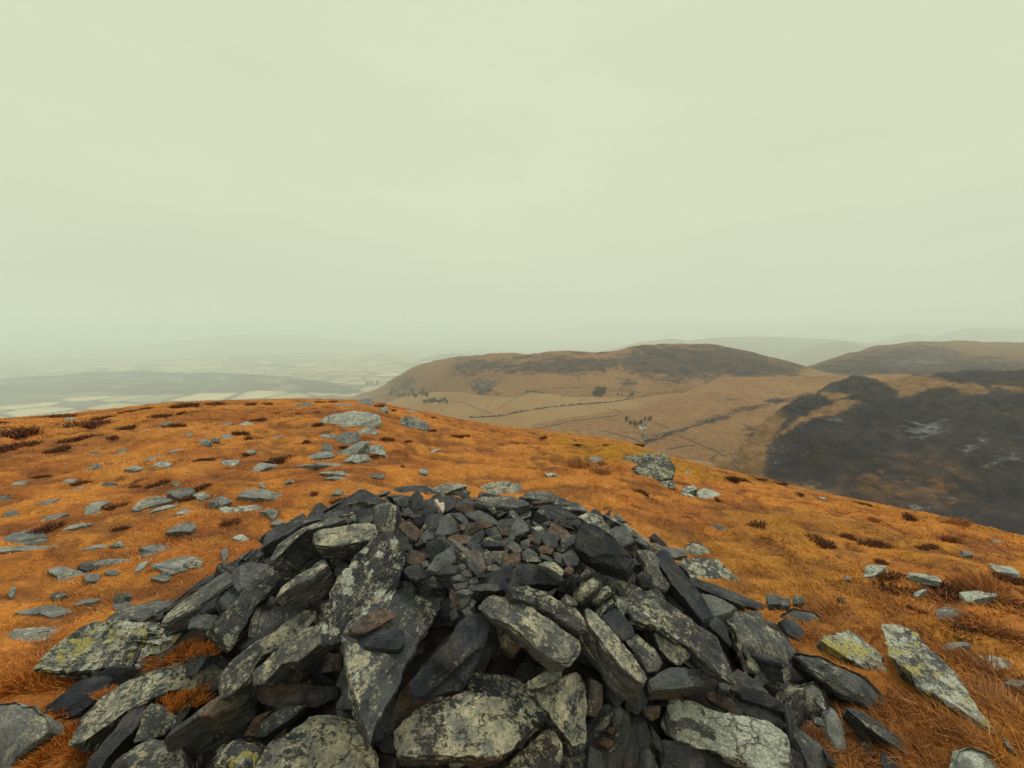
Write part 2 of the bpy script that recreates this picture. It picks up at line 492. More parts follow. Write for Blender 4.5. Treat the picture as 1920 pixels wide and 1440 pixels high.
def stone_mesh(q2, th, r, jit=.03, dome=.0, rough=1.0, step=1.0, taper=.06, round_=0.0, n=None, cuts=1.0):
    """a split slab from an outline in its bedding plane: bevelled top, layered broken sides, flat underside"""
    size = math.sqrt(max(1e-6, abs(np.sum(q2[:, 0] * np.roll(q2[:, 1], -1) - np.roll(q2[:, 0], -1) * q2[:, 1])) / 2))
    if n is None: n = int(np.clip(size * 360, 34, 128))
    p = resample(q2, n, jit, r)
    c = p.mean(0)
    sd = int(r.integers(1e6))
    rows = []
    q_ext = np.ptp(p, axis=0).max()
    for _ in range(int(r.integers(1, 4))):            # straight fracture edges in plan
        a = r.random() * 6.283
        nn = np.array([math.cos(a), math.sin(a)])
        dd = (p - c) @ nn
        lim = dd.max() - r.uniform(.008, .035) * q_ext * cuts
        p = p - np.maximum(dd - lim, 0)[:, None] * nn
    bev = min(.2 * th, .004 + .014 * size) * (.5 + r.random())
    tops = [0.0, .14, .28, .4, .51, .61, .70, .78, .85, .91, .96, .985] if n > 40 else [0, .3, .55, .75, .9, .97]
    for s in tops[1:]:
        rows.append((s, 0.0, 0))
    rows.append((1.0, -bev, 1))
    zc = -bev; lay_ = 0
    while zc > -th + .004 and lay_ < 11:              # split layers: each one a crisp little ledge
        hgt = max(.006, min(th * r.uniform(.06, .30), .05))
        zn = max(-th, zc - hgt)
        rows.append((1.0, zc - .0008, 2 + lay_ * 10)); rows.append((1.0, zn + .0008, 2 + lay_ * 10))
        zc = zn; lay_ += 1
    rows.append((.6, -th * 1.02, 3))
    nv = [np.array([[c[0], c[1], 0.0]])]
    sl = r.normal(0, .35, 2)
    for (s, z, kind) in rows:
        xy = c + (p - c) * s
        if kind >= 2 and kind != 3:
            li = kind // 10
            f = -z / th
            sh_ = noise(np.cos(np.arctan2(p[:, 1] - c[1], p[:, 0] - c[0])) * 2.2 + li * 7.7, np.sin(np.arctan2(p[:, 1] - c[1], p[:, 0] - c[0])) * 2.2, li * 3.1, sd)
            fr_ = noise(p[:, 0] * 30 / max(size, .05) * .12 + li * 5, p[:, 1] * 30 / max(size, .05) * .12, li * 1.7, sd + 3)
            off = rough * (min(.05 * size, .016) * np.round(sh_ * 2.5) / 2.5 + min(.03 * size, .009) * fr_) - (.0 if li == 0 else .003)
            off = np.minimum(off, .012)
            dr = xy - c; ln = np.maximum(np.linalg.norm(dr, axis=1), 1e-6)
            sc = 1 - taper * f - round_ * .5 * f * f
            xy = c + dr * sc + dr / ln[:, None] * off[:, None]
            xy = xy + sl * (-z) * .35
        if kind == 3:
            xy = xy + sl * th * .35
        zz = np.full(n, z)
        if kind == 0 or kind == 1:
            zz = zz - round_ * th * .55 * s**3
        nv.append(np.column_stack([xy, zz]))
    nv.append(np.array([[c[0] + sl[0] * th * .3, c[1] + sl[1] * th * .3, -th * 1.03]]))
    V = np.vstack(nv)
    X, Y, Z = V.T.copy()
    topm = sst(-.6 * th, -.1 * th, Z)
    k = 1.0 / size
    # cleavage steps and undulation of the upper face
    stp = fbm(X * k * 1.7, Y * k * 1.7, 2.2, 3, sd + 5)
    lev = np.round(stp * 4.0) / 4.0
    XY = np.column_stack([X - c[0], Y - c[1]])
    fac = np.full(len(V), 1e9)                          # the face is split into a few tilted facets
    for _ in range(int(r.integers(3, 6))):
        gx, gy = r.normal(0, .085 * min(1.0, rough * .5 + .5 * step), 2)
        fac = np.minimum(fac, XY @ np.array([gx, gy]) + r.uniform(0, .035) * size)
    for _ in range(int(r.integers(1, 4))):              # ledges where sheets have come away
        a = r.random() * 6.283
        dd = XY @ np.array([math.cos(a), math.sin(a)]) + .06 * size * noise(X * k * 4, Y * k * 4, 3.3, sd + 11)
        fac = fac - r.uniform(.015, .05) * size * step * sst(0, .02, dd / size - r.uniform(.18, .42))
    V[:, 2] += topm * fac
    V[:, 2] += topm * (lev * .028 * size * step * rough + stp * .03 * size * rough + dome * size * (1 - ((X - c[0])**2 + (Y - c[1])**2) * k * k * 1.3))
    am = .007 * size * rough
    V[:, 0] += am * fbm(X * k * 6, Y * k * 6, Z * k * 9, 3, sd + 7)
    V[:, 1] += am * fbm(X * k * 6 + 9, Y * k * 6, Z * k * 9, 3, sd + 8)
    V[:, 2] += am * 1.1 * fbm(X * k * 7, Y * k * 7 + 4, Z * k * 7, 3, sd + 9)
    # broken corners: clean fracture planes
    for _ in range(int(r.integers(3, 7))):
        a = r.random() * 6.283; al = R(r.uniform(14, 60))
        nn = np.array([math.cos(a) * math.cos(al), math.sin(a) * math.cos(al), math.sin(al)])
        dd = (V - np.array([c[0], c[1], -th * .35])) @ nn
        lim = dd.max() * (1 - cuts * r.uniform(.02, .12))
        ov = np.maximum(dd - lim, 0)
        V -= ov[:, None] * nn * .96
    F = []
    m = len(rows)
    for i in range(n):
        F.append((0, 1 + i, 1 + (i + 1) % n))
    for k_ in range(m - 1):
        a = 1 + k_ * n; b = a + n
        for i in range(n):
            j = (i + 1) % n
            F.append((a + i, b + i, b + j, a + j))
    a = 1 + (m - 1) * n; e = len(V) - 1
    for i in range(n):
        F.append((a + i, e, a + (i + 1) % n))
    return V, F
def frame_of(nrm, ax):
    ax = ax - nrm * ax.dot(nrm)
    ax = unit(ax)
    ay = np.cross(nrm, ax)
    return ax, ay
ALL_STONES = []          # (object, centre u, centre v, size in px)
def stone(name, P, cat, attrs, base=surf, tilt=None, lift=.05, th=.08, seed=None, dome=0.0, round_=0.0, jit=.03, rough=1.0, step=1.0,
          taper=.06, blend=.5, cuts=1.0, label=None, group=None, at=None):
    """P: outline traced in photo pixels; it is laid on the stone's own bedding plane and given real thickness"""
    c = P.mean(0)
    r = np.random.default_rng(seed if seed is not None else int(c[0] * 7 + c[1] * 131))
    p0 = hit(c[0], c[1], base)
    if p0 is None: return None
    if tilt == 'lie':
        nrm = normal_of(base, p0, .25)
        dh = -ray(c[0], c[1]); dh[2] = 0
        nrm = unit(nrm + unit(dh) * .13)
    elif tilt is None:
        nrm = unit(normal_of(base, p0) * blend + np.array([0, 0, 1]) * (1 - blend) + r.normal(0, .05, 3))
    else:
        az, tl = R(tilt[0]), R(tilt[1])
        nrm = np.array([math.sin(az) * math.sin(tl), -math.cos(az) * math.sin(tl), math.cos(tl)])
    D = ray(P[:, 0], P[:, 1])
    dc = unit(ray(c[0], c[1]))
    # keep the face turned far enough to the eye to be traced on it
    g = -dc @ nrm
    if g < .22: nrm = unit(nrm - dc * (.22 - g))
    o = p0 - dc * (lift / max(.35, -dc @ nrm))
    P = c + (P - c) * 1.05
    D = ray(P[:, 0], P[:, 1])
    t = ((o - CAM) @ nrm) / (D @ nrm)
    W = CAM + D * t[:, None]
    cc = W.mean(0)
    Q = W - cc
    uu, ss, vt = np.linalg.svd(Q, full_matrices=False)
    ax, ay = frame_of(nrm, vt[0])
    q2 = np.column_stack([Q @ ax, Q @ ay])
    if np.sum(q2[:, 0] * np.roll(q2[:, 1], -1) - np.roll(q2[:, 0], -1) * q2[:, 1]) < 0: q2 = q2[::-1]
    V, F = stone_mesh(q2, th, r, jit * (1 + .5 * (th > .05)), dome, rough, step, taper, round_, cuts=cuts)
    ob = link_mesh(name, V, F, M_SLATE, sharp=26)
    ob['kind'] = 'thing'
    M = Matrix(((ax[0], ay[0], nrm[0], cc[0]), (ax[1], ay[1], nrm[1], cc[1]), (ax[2], ay[2], nrm[2], cc[2]), (0, 0, 0, 1)))
    ob.matrix_world = M
    for k_ in ('lichen', 'rust', 'yellow', 'white', 'tone'):
        ob[k_] = float(attrs.get(k_, 0.0))
    ob['category'] = cat
    if label: ob['label'] = label
    if group: ob['group'] = group
    sp = P.max(0) - P.min(0)
    ALL_STONES.append((ob, float(c[0]), float(c[1]), float(max(sp)), float(min(sp)), attrs))
    return ob
def A(s):
    """'l6r2' -> lichen .6, rust .2 (letters: l lichen, r rust, y yellow, w white crust, t pale tone)"""
    d = {}; nm = dict(l='lichen', r='rust', y='yellow', w='white', t='tone')
    for i in range(0, len(s), 2): d[nm[s[i]]] = int(s[i + 1]) / 9.0
    return d
# ---- the large stones of the cairn: frame | outline | attributes | options | label
BIG = """
3|1640,240 1780,190 1845,230 1840,320 1820,450 1720,480 1645,460|l7t2|tilt=(20,50);lift=.1;th=.12|small upright stone peppered with cream specks, on the left lip of the rubble hollow
p|731,996 742,1012 756,1033 757,1062 747,1092 722,1121 690,1148 655,1170 638,1200 612,1200 608,1162 616,1129 633,1094 652,1067 672,1037 702,1008|l7w6y2|tilt=(35,38);lift=.17;th=.1;rough=1.3;cuts=.5|big right-leaning slab crusted with cream and white lichen, left of the rubble hollow
p|643,1195 668,1160 720,1115 790,1084 843,1076 845,1096 808,1160 762,1240 722,1325 694,1392 677,1345 658,1262|l4w2y3t2|tilt=(70,24);lift=.12;th=.07;step=.3;rough=.7;cuts=.03|long wedge-shaped dark slab pointing down at the viewer, lichen on its lower half
6|1420,175 1480,110 1600,40 1780,-5 1850,10 1830,60 1700,150 1560,220 1490,240 1430,210|r5t1|tilt=(60,22);lift=.19;th=.04|thin brown-edged slate flake lying on top of the wedge-shaped slab
6|1470,270 1560,215 1700,195 1900,185 1920,290 1860,350 1700,355 1530,360|r0|tilt=(40,20);lift=.19;th=.045|thin blackish slate flake just below the brown-edged flake on the wedge slab
3|1080,440 1280,425 1640,370 1645,470 1560,530 1430,560 1200,580 1100,560|l7t3|tilt=(15,22);lift=.12;th=.11|long cream-speckled block lying level beside the small upright stone
3|680,700 760,570 930,440 1080,380 1290,295 1380,340 1250,395 1080,440 900,490 800,580 745,690|l4t2|tilt=(-40,20);lift=.12;th=.17|long ridge-backed slab with a tall black front face, upper left of the heap
3|650,500 780,400 940,330 1100,305 1230,310 1010,380 860,470 700,550 620,600|l2t1|tilt=(-30,12);lift=.07;th=.09|layered black slab at the heap's upper left edge, behind the ridge-backed slab
3|170,830 280,730 440,660 600,600 720,585 720,630 600,710 400,765 200,840|l6t4|tilt=(-30,20);lift=.04;th=.05|flat pale speckled strip of rock on the left edge of the heap
3|330,800 460,740 690,740 640,800 560,900 480,960 400,1000 350,900|l3r2t3|tilt=(-10,26);lift=.09;th=.12|wood-grained grey stone butted against the smooth teal-grey slab
3|680,750 860,750 760,900 740,960 560,1140 390,1420 300,1370 180,1260 440,1030 560,880|l5w4t1|tilt=(50,30);lift=.12;th=.13|slab with a smooth teal-grey upper end and a white-lichened lower end
3|740,1000 1000,830 1180,690 1215,740 1080,880 820,990 760,1050|l5t3|tilt=(-10,14);lift=.13;th=.13|pale-topped stone with a dark red-brown front, left of the big leaning slab
1|1090,1120 1250,980 1560,780 1620,830 1400,990 1170,1130|l5t3|tilt=(-40,20);lift=.1;th=.07|long narrow plank of slate slanting along the heap's left edge
1|1230,1130 1400,1000 1600,850 1610,880 1480,1020 1380,1080 1310,1130|t3|tilt=(-20,24);lift=.04;th=.08|plain grey slab tucked under the slanting slate plank
3|190,1080 300,950 400,1000 420,1040 300,1130 240,1150|t1|lift=.06;th=.09;round_=.5|smooth dark rounded stone wedged in the gap below the slate plank
3|-30,1210 230,1200 170,1280 200,1320 -40,1330|t3|lift=.05;th=.06|flat grey slab at the left foot of the heap behind the yellow-blotched boulder
1|730,1100 780,1050 850,1000 1100,955 1240,960 1150,1040 900,1090 800,1130|l5t3|lift=.06;th=.1;round_=.3|low lichened boulder half sunk in orange grass at the heap's left foot
1|780,950 840,930 870,960 830,1030 790,1045|l6t4|tilt=(10,60);lift=.1;th=.05|knob of pale rock standing up behind the low lichened boulder
2|280,460 450,210 700,100 1000,105 1500,150 1590,200 1420,250 1100,330 930,450 700,470|l7y6w5t1|tilt=(0,28);lift=.12;th=.17;rough=1.6|large layered boulder blotched with yellow and white lichen, front left
2|560,1000 650,800 800,640 1000,530 1200,450 1600,400 1680,470 1640,590 1500,600 1280,610 1100,690 900,790 700,930 600,1040|l7y3w3t2|tilt=(10,32);lift=.1;th=.14;rough=1.2|arching grey lichened slab below the yellow-blotched boulder
2|-140,720 100,690 290,770 370,860 340,905 210,1000 40,1120 -140,1180|l6t6|tilt=(0,28);lift=.12;th=.18;round_=.2|smooth grey boulder cut by the photo's left edge, near the bottom
2|310,770 480,650 640,520 820,505 760,640 560,800 400,860|t0|tilt=(0,26);lift=.03;th=.1|black slab in the hollow between the yellow-blotched boulder and the arching slab
2|-60,1230 20,1120 70,1020 130,1010 110,1110 60,1240|l4t4|tilt=(10,34);lift=.06;th=.08|narrow grey stone in the extreme bottom left corner
2|650,1210 700,1100 850,930 940,800 1050,700 1090,690 1085,760 1060,850 960,960 800,1120 740,1230|t1|tilt=(60,40);lift=.12;th=.07|dark bare slab on edge in the bottom left corner
2|1060,860 1100,720 1200,740 1310,820 1210,950 1000,1010|l6t2|tilt=(0,42);lift=.06;th=.1|mottled slab leaning behind the dark bare slab, bottom left
2|1200,985 1300,880 1480,760 1640,650 1850,630 1780,720 1600,800 1470,800 1330,900|l3r3t2|tilt=(-15,18);lift=.1;th=.17|tan-topped slab with a deep black front face, bottom left
2|740,1240 900,1080 1100,960 1220,1000 1310,980 1345,1060 1380,1250|l7y3t2|tilt=(5,30);lift=.12;th=.15|lichened boulder at the bottom edge, left of the two-toned one with yellow spots
6|60,1480 120,1320 200,1240 340,1150 470,1150 560,1190 620,1240 520,1480|l6w5y5|tilt=(-5,30);lift=.13;th=.16;round_=.3|rounded boulder with green-white crust and yellow spots at the bottom edge
6|520,1480 620,1240 870,1140 930,1080 1050,960 1180,920 1440,920 1490,1000 1530,1160 1600,1260 1660,1480|l8y3r3t1|tilt=(10,24);lift=.12;th=.12|broad brown-green lichened slab at the bottom, below the wedge slab's tip
6|260,770 270,560 400,420 550,300 700,240 850,120 1000,20 1100,0 1110,80 1020,200 960,250 800,350 640,420 520,520 500,640 320,770|l8t2|tilt=(25,34);lift=.1;th=.1|long cream-speckled slab running up the heap's left side
6|520,640 520,540 700,400 1000,210 1190,110 1200,290 1100,350 950,480 810,500 640,640|l6w2y2t3|tilt=(10,28);lift=.13;th=.13|broad grey-tan slab overhanging a dark hole, left of the wedge slab
6|430,350 560,240 830,80 900,60 760,200 480,360|t1|tilt=(10,30);lift=.05;th=.05|thin dark slate strip between two speckled slabs on the left side
6|560,700 760,690 1300,700 1310,800 1100,880 800,900 620,850|r4y3w2|tilt=(0,40);lift=.02;th=.1|dark red-brown block deep under the overhanging grey-tan slab
6|560,1160 640,1000 800,900 1030,870 900,990 650,1150|l2t1|tilt=(0,30);lift=.05;th=.05|dark slate flake sloping below the red-brown block
6|460,1150 560,980 720,910 640,1000 570,1150|r8|tilt=(0,34);lift=.03;th=.05|dull red slate sliver beside the dark sloping flake
6|1310,850 1370,720 1440,700 1490,900 1320,920|t1|tilt=(0,40);lift=.03;th=.08|bluish-black block tucked against the wedge slab's left edge
7|110,1090 290,930 470,800 800,760 1120,790 1200,960 1240,1130 1100,1260 900,1320 500,1310 130,1290|l8r4y2t1|tilt=(5,26);lift=.16;th=.1;rough=1.2|large flat-topped slab at bottom centre, mottled ochre and green
7|820,530 1030,580 1180,600 1300,680 1400,830 1480,950 1250,1190 1100,1300 700,900|l5w2|tilt=(20,24);lift=.09;th=.07|slate-blue triangular slab jutting out behind the flat-topped slab
7|280,780 250,640 430,450 600,270 700,110 780,40 900,25 965,130 940,210 880,430 800,560 730,690 620,700 400,770|r2l1|tilt=(25,36);lift=.13;th=.06;step=1.4|big smooth purplish-brown flake tilted right of the wedge slab
p|893,1118 925,1108 960,1116 1000,1141 1050,1178 1079,1195 1081,1212 1068,1237 1050,1243 1012,1225 990,1195 965,1172 930,1150|l7r2t3|tilt=(15,28);lift=.17;th=.12;rough=1.2|chunky tan log-like stone splitting into layers, centre of the heap
p|950,1105 990,1098 1040,1122 1080,1138 1098,1160 1099,1176 1085,1178 1040,1150 1000,1130 960,1118|l6t1|tilt=(20,24);lift=.15;th=.05|narrow slab with a pale end, parallel behind the tan log-like stone
7|1000,150 1100,170 1240,250 1230,350 1190,440 1060,350|l4r5t2|tilt=(10,44);lift=.03;th=.1|small tan-brown block under the log-like stone
7|1290,660 1450,570 1580,510 1610,560 1580,620 1450,700 1320,740|l6t3|tilt=(0,30);lift=.09;th=.07|short pale bar of stone below the log-like stone
7|1330,760 1600,640 1720,560 1780,600 1810,700 1810,960 1830,1200 1700,1230 1600,1100 1520,1000 1490,930 1400,850|l8t1r2|tilt=(15,38);lift=.08;th=.14|tall lichen-speckled block right of the slate-blue triangular slab
8|100,1490 130,1250 230,1300 260,1490|t1|tilt=(10,45);lift=.05;th=.06|blackish slate sheet at the bottom edge left of the pit's tallest sheet
8|280,600 420,640 430,840 360,900 290,780|t1|tilt=(20,50);lift=.03;th=.06|dark slate piece in the pit under the upper part of the long tan beam
8|430,580 560,650 650,840 560,960 440,900|t2|tilt=(-10,46);lift=.03;th=.07|bluish slate piece in the pit under the lower end of the long tan beam
8|600,880 760,880 750,980 690,1010 630,960|r5t1|tilt=(0,44);lift=.05;th=.05|brown slate piece left of the white-crusted slab's upper corner
8|780,1190 960,1200 1200,1300 1400,1400 1300,1500 780,1500|t1|tilt=(0,30);lift=.03;th=.08|dark slab in the shadow under the white-crusted slab
8|330,900 420,880 420,1040 340,1060|t2|tilt=(15,46);lift=.02;th=.05|small grey slate piece in the pit above the tallest standing sheet
7|1080,1480 1200,1330 1400,1150 1500,1090 1600,1220 1610,1480|l7r3|tilt=(15,36);lift=.12;th=.12|dark lichened block at the bottom edge right of centre
8|90,960 130,740 150,640 250,700 240,880 190,980|l5r3t3|tilt=(20,48);lift=.05;th=.06|narrow tan slip of stone on the left wall of the dark pit
8|420,1490 430,1250 420,1000 520,900 660,1050 650,1250 640,1490|r0|tilt=(-20,42);lift=.0;th=.05|bluish-black slate sheet standing in the dark pit, bottom right of centre
8|560,1490 580,1290 660,1260 760,1490|t1|tilt=(-15,42);lift=.03;th=.04|smaller black slate sheet at the very bottom of the dark pit
8|670,1060 770,1200 780,1320 700,1250|r1|tilt=(-25,45);lift=.02;th=.04|thin black slate sliver between the pit and the white-crusted slab
8|250,1110 290,1070 350,1060 365,1110 330,1150|r9|tilt=(0,40);lift=.02;th=.05;round_=.5|small brick-red stone in the dark pit, upper of two
8|190,1210 250,1150 350,1180 360,1240 290,1280|r9|tilt=(0,35);lift=.03;th=.06;round_=.4|brick-red layered stone in the dark pit, lower of two
8|160,1110 260,980 330,920 335,980 260,1100|l5t3|tilt=(20,45);lift=.03;th=.04|pale flake propped above the two brick-red stones
8|800,1080 810,920 880,830 970,825 1100,870 1300,950 1500,970 1750,1030 1900,1130 1930,1250 1960,1500 1700,1480 1500,1380 1200,1260 950,1180|w8l6y3t2|tilt=(-5,28);lift=.15;th=.12|big slab crusted with white lichen rosettes, bottom right of the heap
8|650,640 840,540 1000,520 1200,525 1270,560 1280,630 1080,710 900,720 700,730|l1r2t2|tilt=(5,20);lift=.14;th=.1|plain dark grey block lying level above the white-crusted slab
8|1280,650 1330,600 1390,620 1400,700 1370,750 1290,720|t3|tilt=(20,28);lift=.08;th=.06|small grey block at the right end of the level dark grey block
8|1170,760 1250,750 1400,820 1530,960 1400,940 1200,830|r4t2|tilt=(0,34);lift=.05;th=.06|brownish slab sandwiched above the white-crusted slab
8|1470,740 1520,690 1700,750 1900,880 1900,930 1700,880 1520,800|r1|tilt=(20,30);lift=.1;th=.06|dark split plank of slate, right flank above the white-crusted slab
8|1390,730 1480,800 1700,900 1870,1000 1750,1040 1520,960 1400,830|t2|tilt=(5,34);lift=.05;th=.06|smooth grey slab below the dark split plank on the right flank
8|1350,60 1480,30 1590,30 1670,25 1690,120 1850,230 1900,400 1960,560 1900,650 1600,530 1500,400 1440,200|l6t3w2|tilt=(30,34);lift=.12;th=.07|broad grey slab speckled with lichen, upper right flank of the heap
p|1156,1088 1173,1081 1202,1094 1236,1113 1280,1144 1317,1168 1349,1184 1363,1219 1380,1275 1334,1257 1320,1238 1297,1217 1247,1180 1226,1171 1190,1163 1176,1125|l6w4t1|tilt=(10,32);lift=.14;th=.08;rough=1.3|longest slab of the right side, streaked with lichen along its grain
8|700,200 800,200 940,310 1060,390 1010,450 920,520 760,370|l7t3|tilt=(0,30);lift=.1;th=.09|stubby speckled block under the longest streaked slab
8|440,260 550,240 690,350 790,490 720,560 650,570 570,440|l7t2|tilt=(15,34);lift=.08;th=.08|speckled block between the long tan beam and the stubby block
8|90,20 150,0 220,100 400,290 560,440 650,590 600,680 430,560 220,300 100,130|l6r1t3|tilt=(35,30);lift=.13;th=.12|long tan beam of stone sloping down right of the dark pit's top
8|230,90 350,0 400,20 540,210 500,260 420,290|r0|tilt=(10,30);lift=.12;th=.06;step=.3|smooth bare black slab above the long tan beam
5|170,590 210,480 250,390 360,405 500,490 640,600 700,690 640,790 500,750 330,690|l1|tilt=(-20,36);lift=.15;th=.1;rough=1.2|thick black ribbed slab on the right lip of the rubble hollow
5|500,430 640,400 680,480 720,560 620,590 490,490|t4|tilt=(-5,20);lift=.06;th=.07;step=.3|smooth blue-grey slab behind the black ribbed slab
5|210,310 320,280 430,330 500,390 500,470 320,390|l5w4t3|tilt=(10,20);lift=.06;th=.06|pale lichened ledge behind the black ribbed slab
5|430,300 560,330 720,480 900,570 850,600 740,560 640,420|l5w5t4|tilt=(20,22);lift=.01;th=.08|long pale lichened rim rock bordering the grass, upper right of the heap
p|1234,1054 1238,1035 1252,1029 1263,1046 1290,1083 1317,1121 1336,1154 1317,1162 1290,1129 1261,1094|r0|tilt=(20,30);lift=.19;th=.09;step=.3;rough=.7;cuts=.3|long black plank standing proud of the right flank
5|1170,850 1300,890 1600,1000 1800,1080 1930,1130 1920,1170 1700,1130 1450,1040 1270,960|r0t1|tilt=(20,18);lift=.12;th=.08;step=.3;rough=.7|black plank lying along the right edge, behind the standing-proud plank
5|1310,1010 1450,1045 1640,1140 1540,1200 1430,1230 1370,1120|t4l1|tilt=(10,28);lift=.07;th=.07;step=.4|smooth dove-grey slab between the two black planks
5|1170,620 1240,540 1350,570 1440,660 1450,710 1300,700|l7w5t4|tilt=(10,26);lift=.05;th=.14;round_=.3|pale lichen-crusted hump of rock at the heap's right edge
5|1090,760 1200,680 1450,700 1600,830 1760,980 1740,1030 1600,990 1400,930 1200,860|l5w5y4r2t1|tilt=(20,24);lift=.05;th=.12|boulder with yellow lichen and brown moss behind the black planks
5|750,640 880,620 950,720 940,800 1040,930 1020,985 900,980 840,850 820,760|l4r2t3|tilt=(15,34);lift=.09;th=.09|tan-grey stone with a pointed foot left of the standing-proud plank
5|870,600 1000,600 1170,620 1190,680 1060,690 950,640|l3r1t4|tilt=(5,16);lift=.07;th=.06|flat buff stone behind the head of the standing-proud plank
5|855,510 900,475 960,530 1025,600 980,605|r0|tilt=(-20,30);lift=.07;th=.05|small black triangular slate poking above the grass, right rim
5|740,850 800,805 880,860 885,960 800,950|r0|tilt=(5,38);lift=.1;th=.07;round_=.3|small smooth black block above the longest streaked slab
5|190,900 290,760 350,820 350,850 240,910|l5t3|tilt=(0,30);lift=.1;th=.07;round_=.6|rounded speckled cushion stone, first of four stepping down right of the hollow
5|180,1000 250,915 360,840 430,900 420,970 340,1050 260,1085 190,1050|l8t3|tilt=(10,36);lift=.12;th=.1;round_=.6|largest speckled cushion stone, second of four stepping down
5|350,1080 430,940 500,910 545,990 460,1070 400,1110|l7t3|tilt=(15,36);lift=.11;th=.09;round_=.6|speckled cushion stone, third of four stepping down
5|370,1170 450,1090 550,1030 565,1080 470,1200 400,1240|l8t3|tilt=(15,38);lift=.1;th=.09;round_=.6|lowest of four speckled cushion stones, above the bare black slab
5|560,1040 660,1060 670,1150 620,1230 560,1130|l7w3t2|tilt=(10,36);lift=.07;th=.07|pale-spotted stone under the upper end of the longest streaked slab
5|960,1030 1100,1055 1260,1180 1290,1270 1100,1140|t1|tilt=(5,34);lift=.05;th=.08|shadowed dark slab under the standing-proud plank
8|1150,100 1280,80 1340,150 1410,350 1330,290|t2|tilt=(5,38);lift=.05;th=.07|blue-grey stone in the gap right of the longest streaked slab
9|60,190 130,200 210,330 170,380 90,310|t2|tilt=(30,28);lift=.08;th=.06|dark grey slab at the right end of the heap beside the grass
9|100,80 200,90 270,170 285,220 240,240 160,190|t1|tilt=(20,22);lift=.06;th=.07|small blue-black block at the heap's right end, below the round boulder
9|100,40 200,0 350,10 400,60 350,120 200,95|l6t3|tilt=(5,20);lift=.05;th=.1;round_=.5|round grey boulder at the heap's far right end
a|-20,940 90,935 95,1000 0,1010|t2|lift=.06;th=.07|squarish blue-grey block on the right rim, left of two little ones
a|93,950 170,955 160,1020 100,1010|t3|lift=.05;th=.06|little blue-grey block, middle of three on the right rim
a|190,950 270,940 275,1000 190,995|l4t2|lift=.05;th=.06|little speckled block, rightmost of three on the right rim
4|160,300 200,255 370,238 490,240 480,300 340,320|t1l1|tilt=(-10,14);lift=.09;th=.07|flat blackish slab at the back left corner of the hollow
4|95,375 120,320 230,310 330,325 200,370|t0|lift=.06;th=.07|low dark block under the back left corner slab
4|170,370 340,340 385,370 330,410 265,430|r3t1|tilt=(10,26);lift=.09;th=.06|brownish-black block beside the leaning back plank
4|325,345 400,275 455,350 420,440 370,520 315,500 340,400|t1|tilt=(20,46);lift=.11;th=.05|dark plank leaning down into the back left of the hollow
4|480,300 500,262 640,222 820,218 838,245 700,290 440,350|l6t3|tilt=(-5,14);lift=.1;th=.1|long lichened slab with a black underside, back rim of the hollow
4|830,260 1060,210 1330,200 1335,280 1220,322 1000,330 850,340|l7t3|tilt=(0,16);lift=.06;th=.08;rough=1.3|pale lichened slab in the middle of the back rim
4|910,380 960,350 1200,338 1400,385 1415,415 1250,440 1100,430 960,410|l5t3|tilt=(0,16);lift=.12;th=.11|thick layered slab with a pale top and black striped front, back rim
4|1320,320 1420,280 1600,300 1750,370 1900,400 1930,450 1700,430 1500,360|l3t3|tilt=(5,14);lift=.05;th=.07|low grey slab sloping off the back right rim
4|1420,385 1640,355 1640,375 1450,410|r6t2|tilt=(0,16);lift=.11;th=.02|thin rusty sheet of slate sticking out on the back right rim
4|1470,455 1560,420 1700,430 1850,520 1885,600 1750,580 1600,530|l2r1t1|tilt=(-5,22);lift=.1;th=.08|dark slab with a buff edge inside the back right rim
4|1000,1020 1150,970 1390,930 1600,1000 1700,1055 1690,1100 1400,1130 1180,1170 985,1120|r0|tilt=(5,38);lift=.1;th=.09|large black slab lying across the front lip of the hollow
4|1480,940 1600,918 1715,990 1700,1050 1600,990|l8t4|tilt=(0,24);lift=.15;th=.05|cream-speckled piece on the right end of the large black slab
4|1430,1180 1440,1165 1560,1190 1630,1240 1620,1285 1500,1240|t0|tilt=(5,30);lift=.1;th=.05|blue-black nub of slate below the large black slab
4|1690,1275 1740,1215 1820,1260 1850,1310 1760,1315|r4w4t3|lift=.08;th=.06|pinkish spotted stone between the black slab and the cushion stones
"""
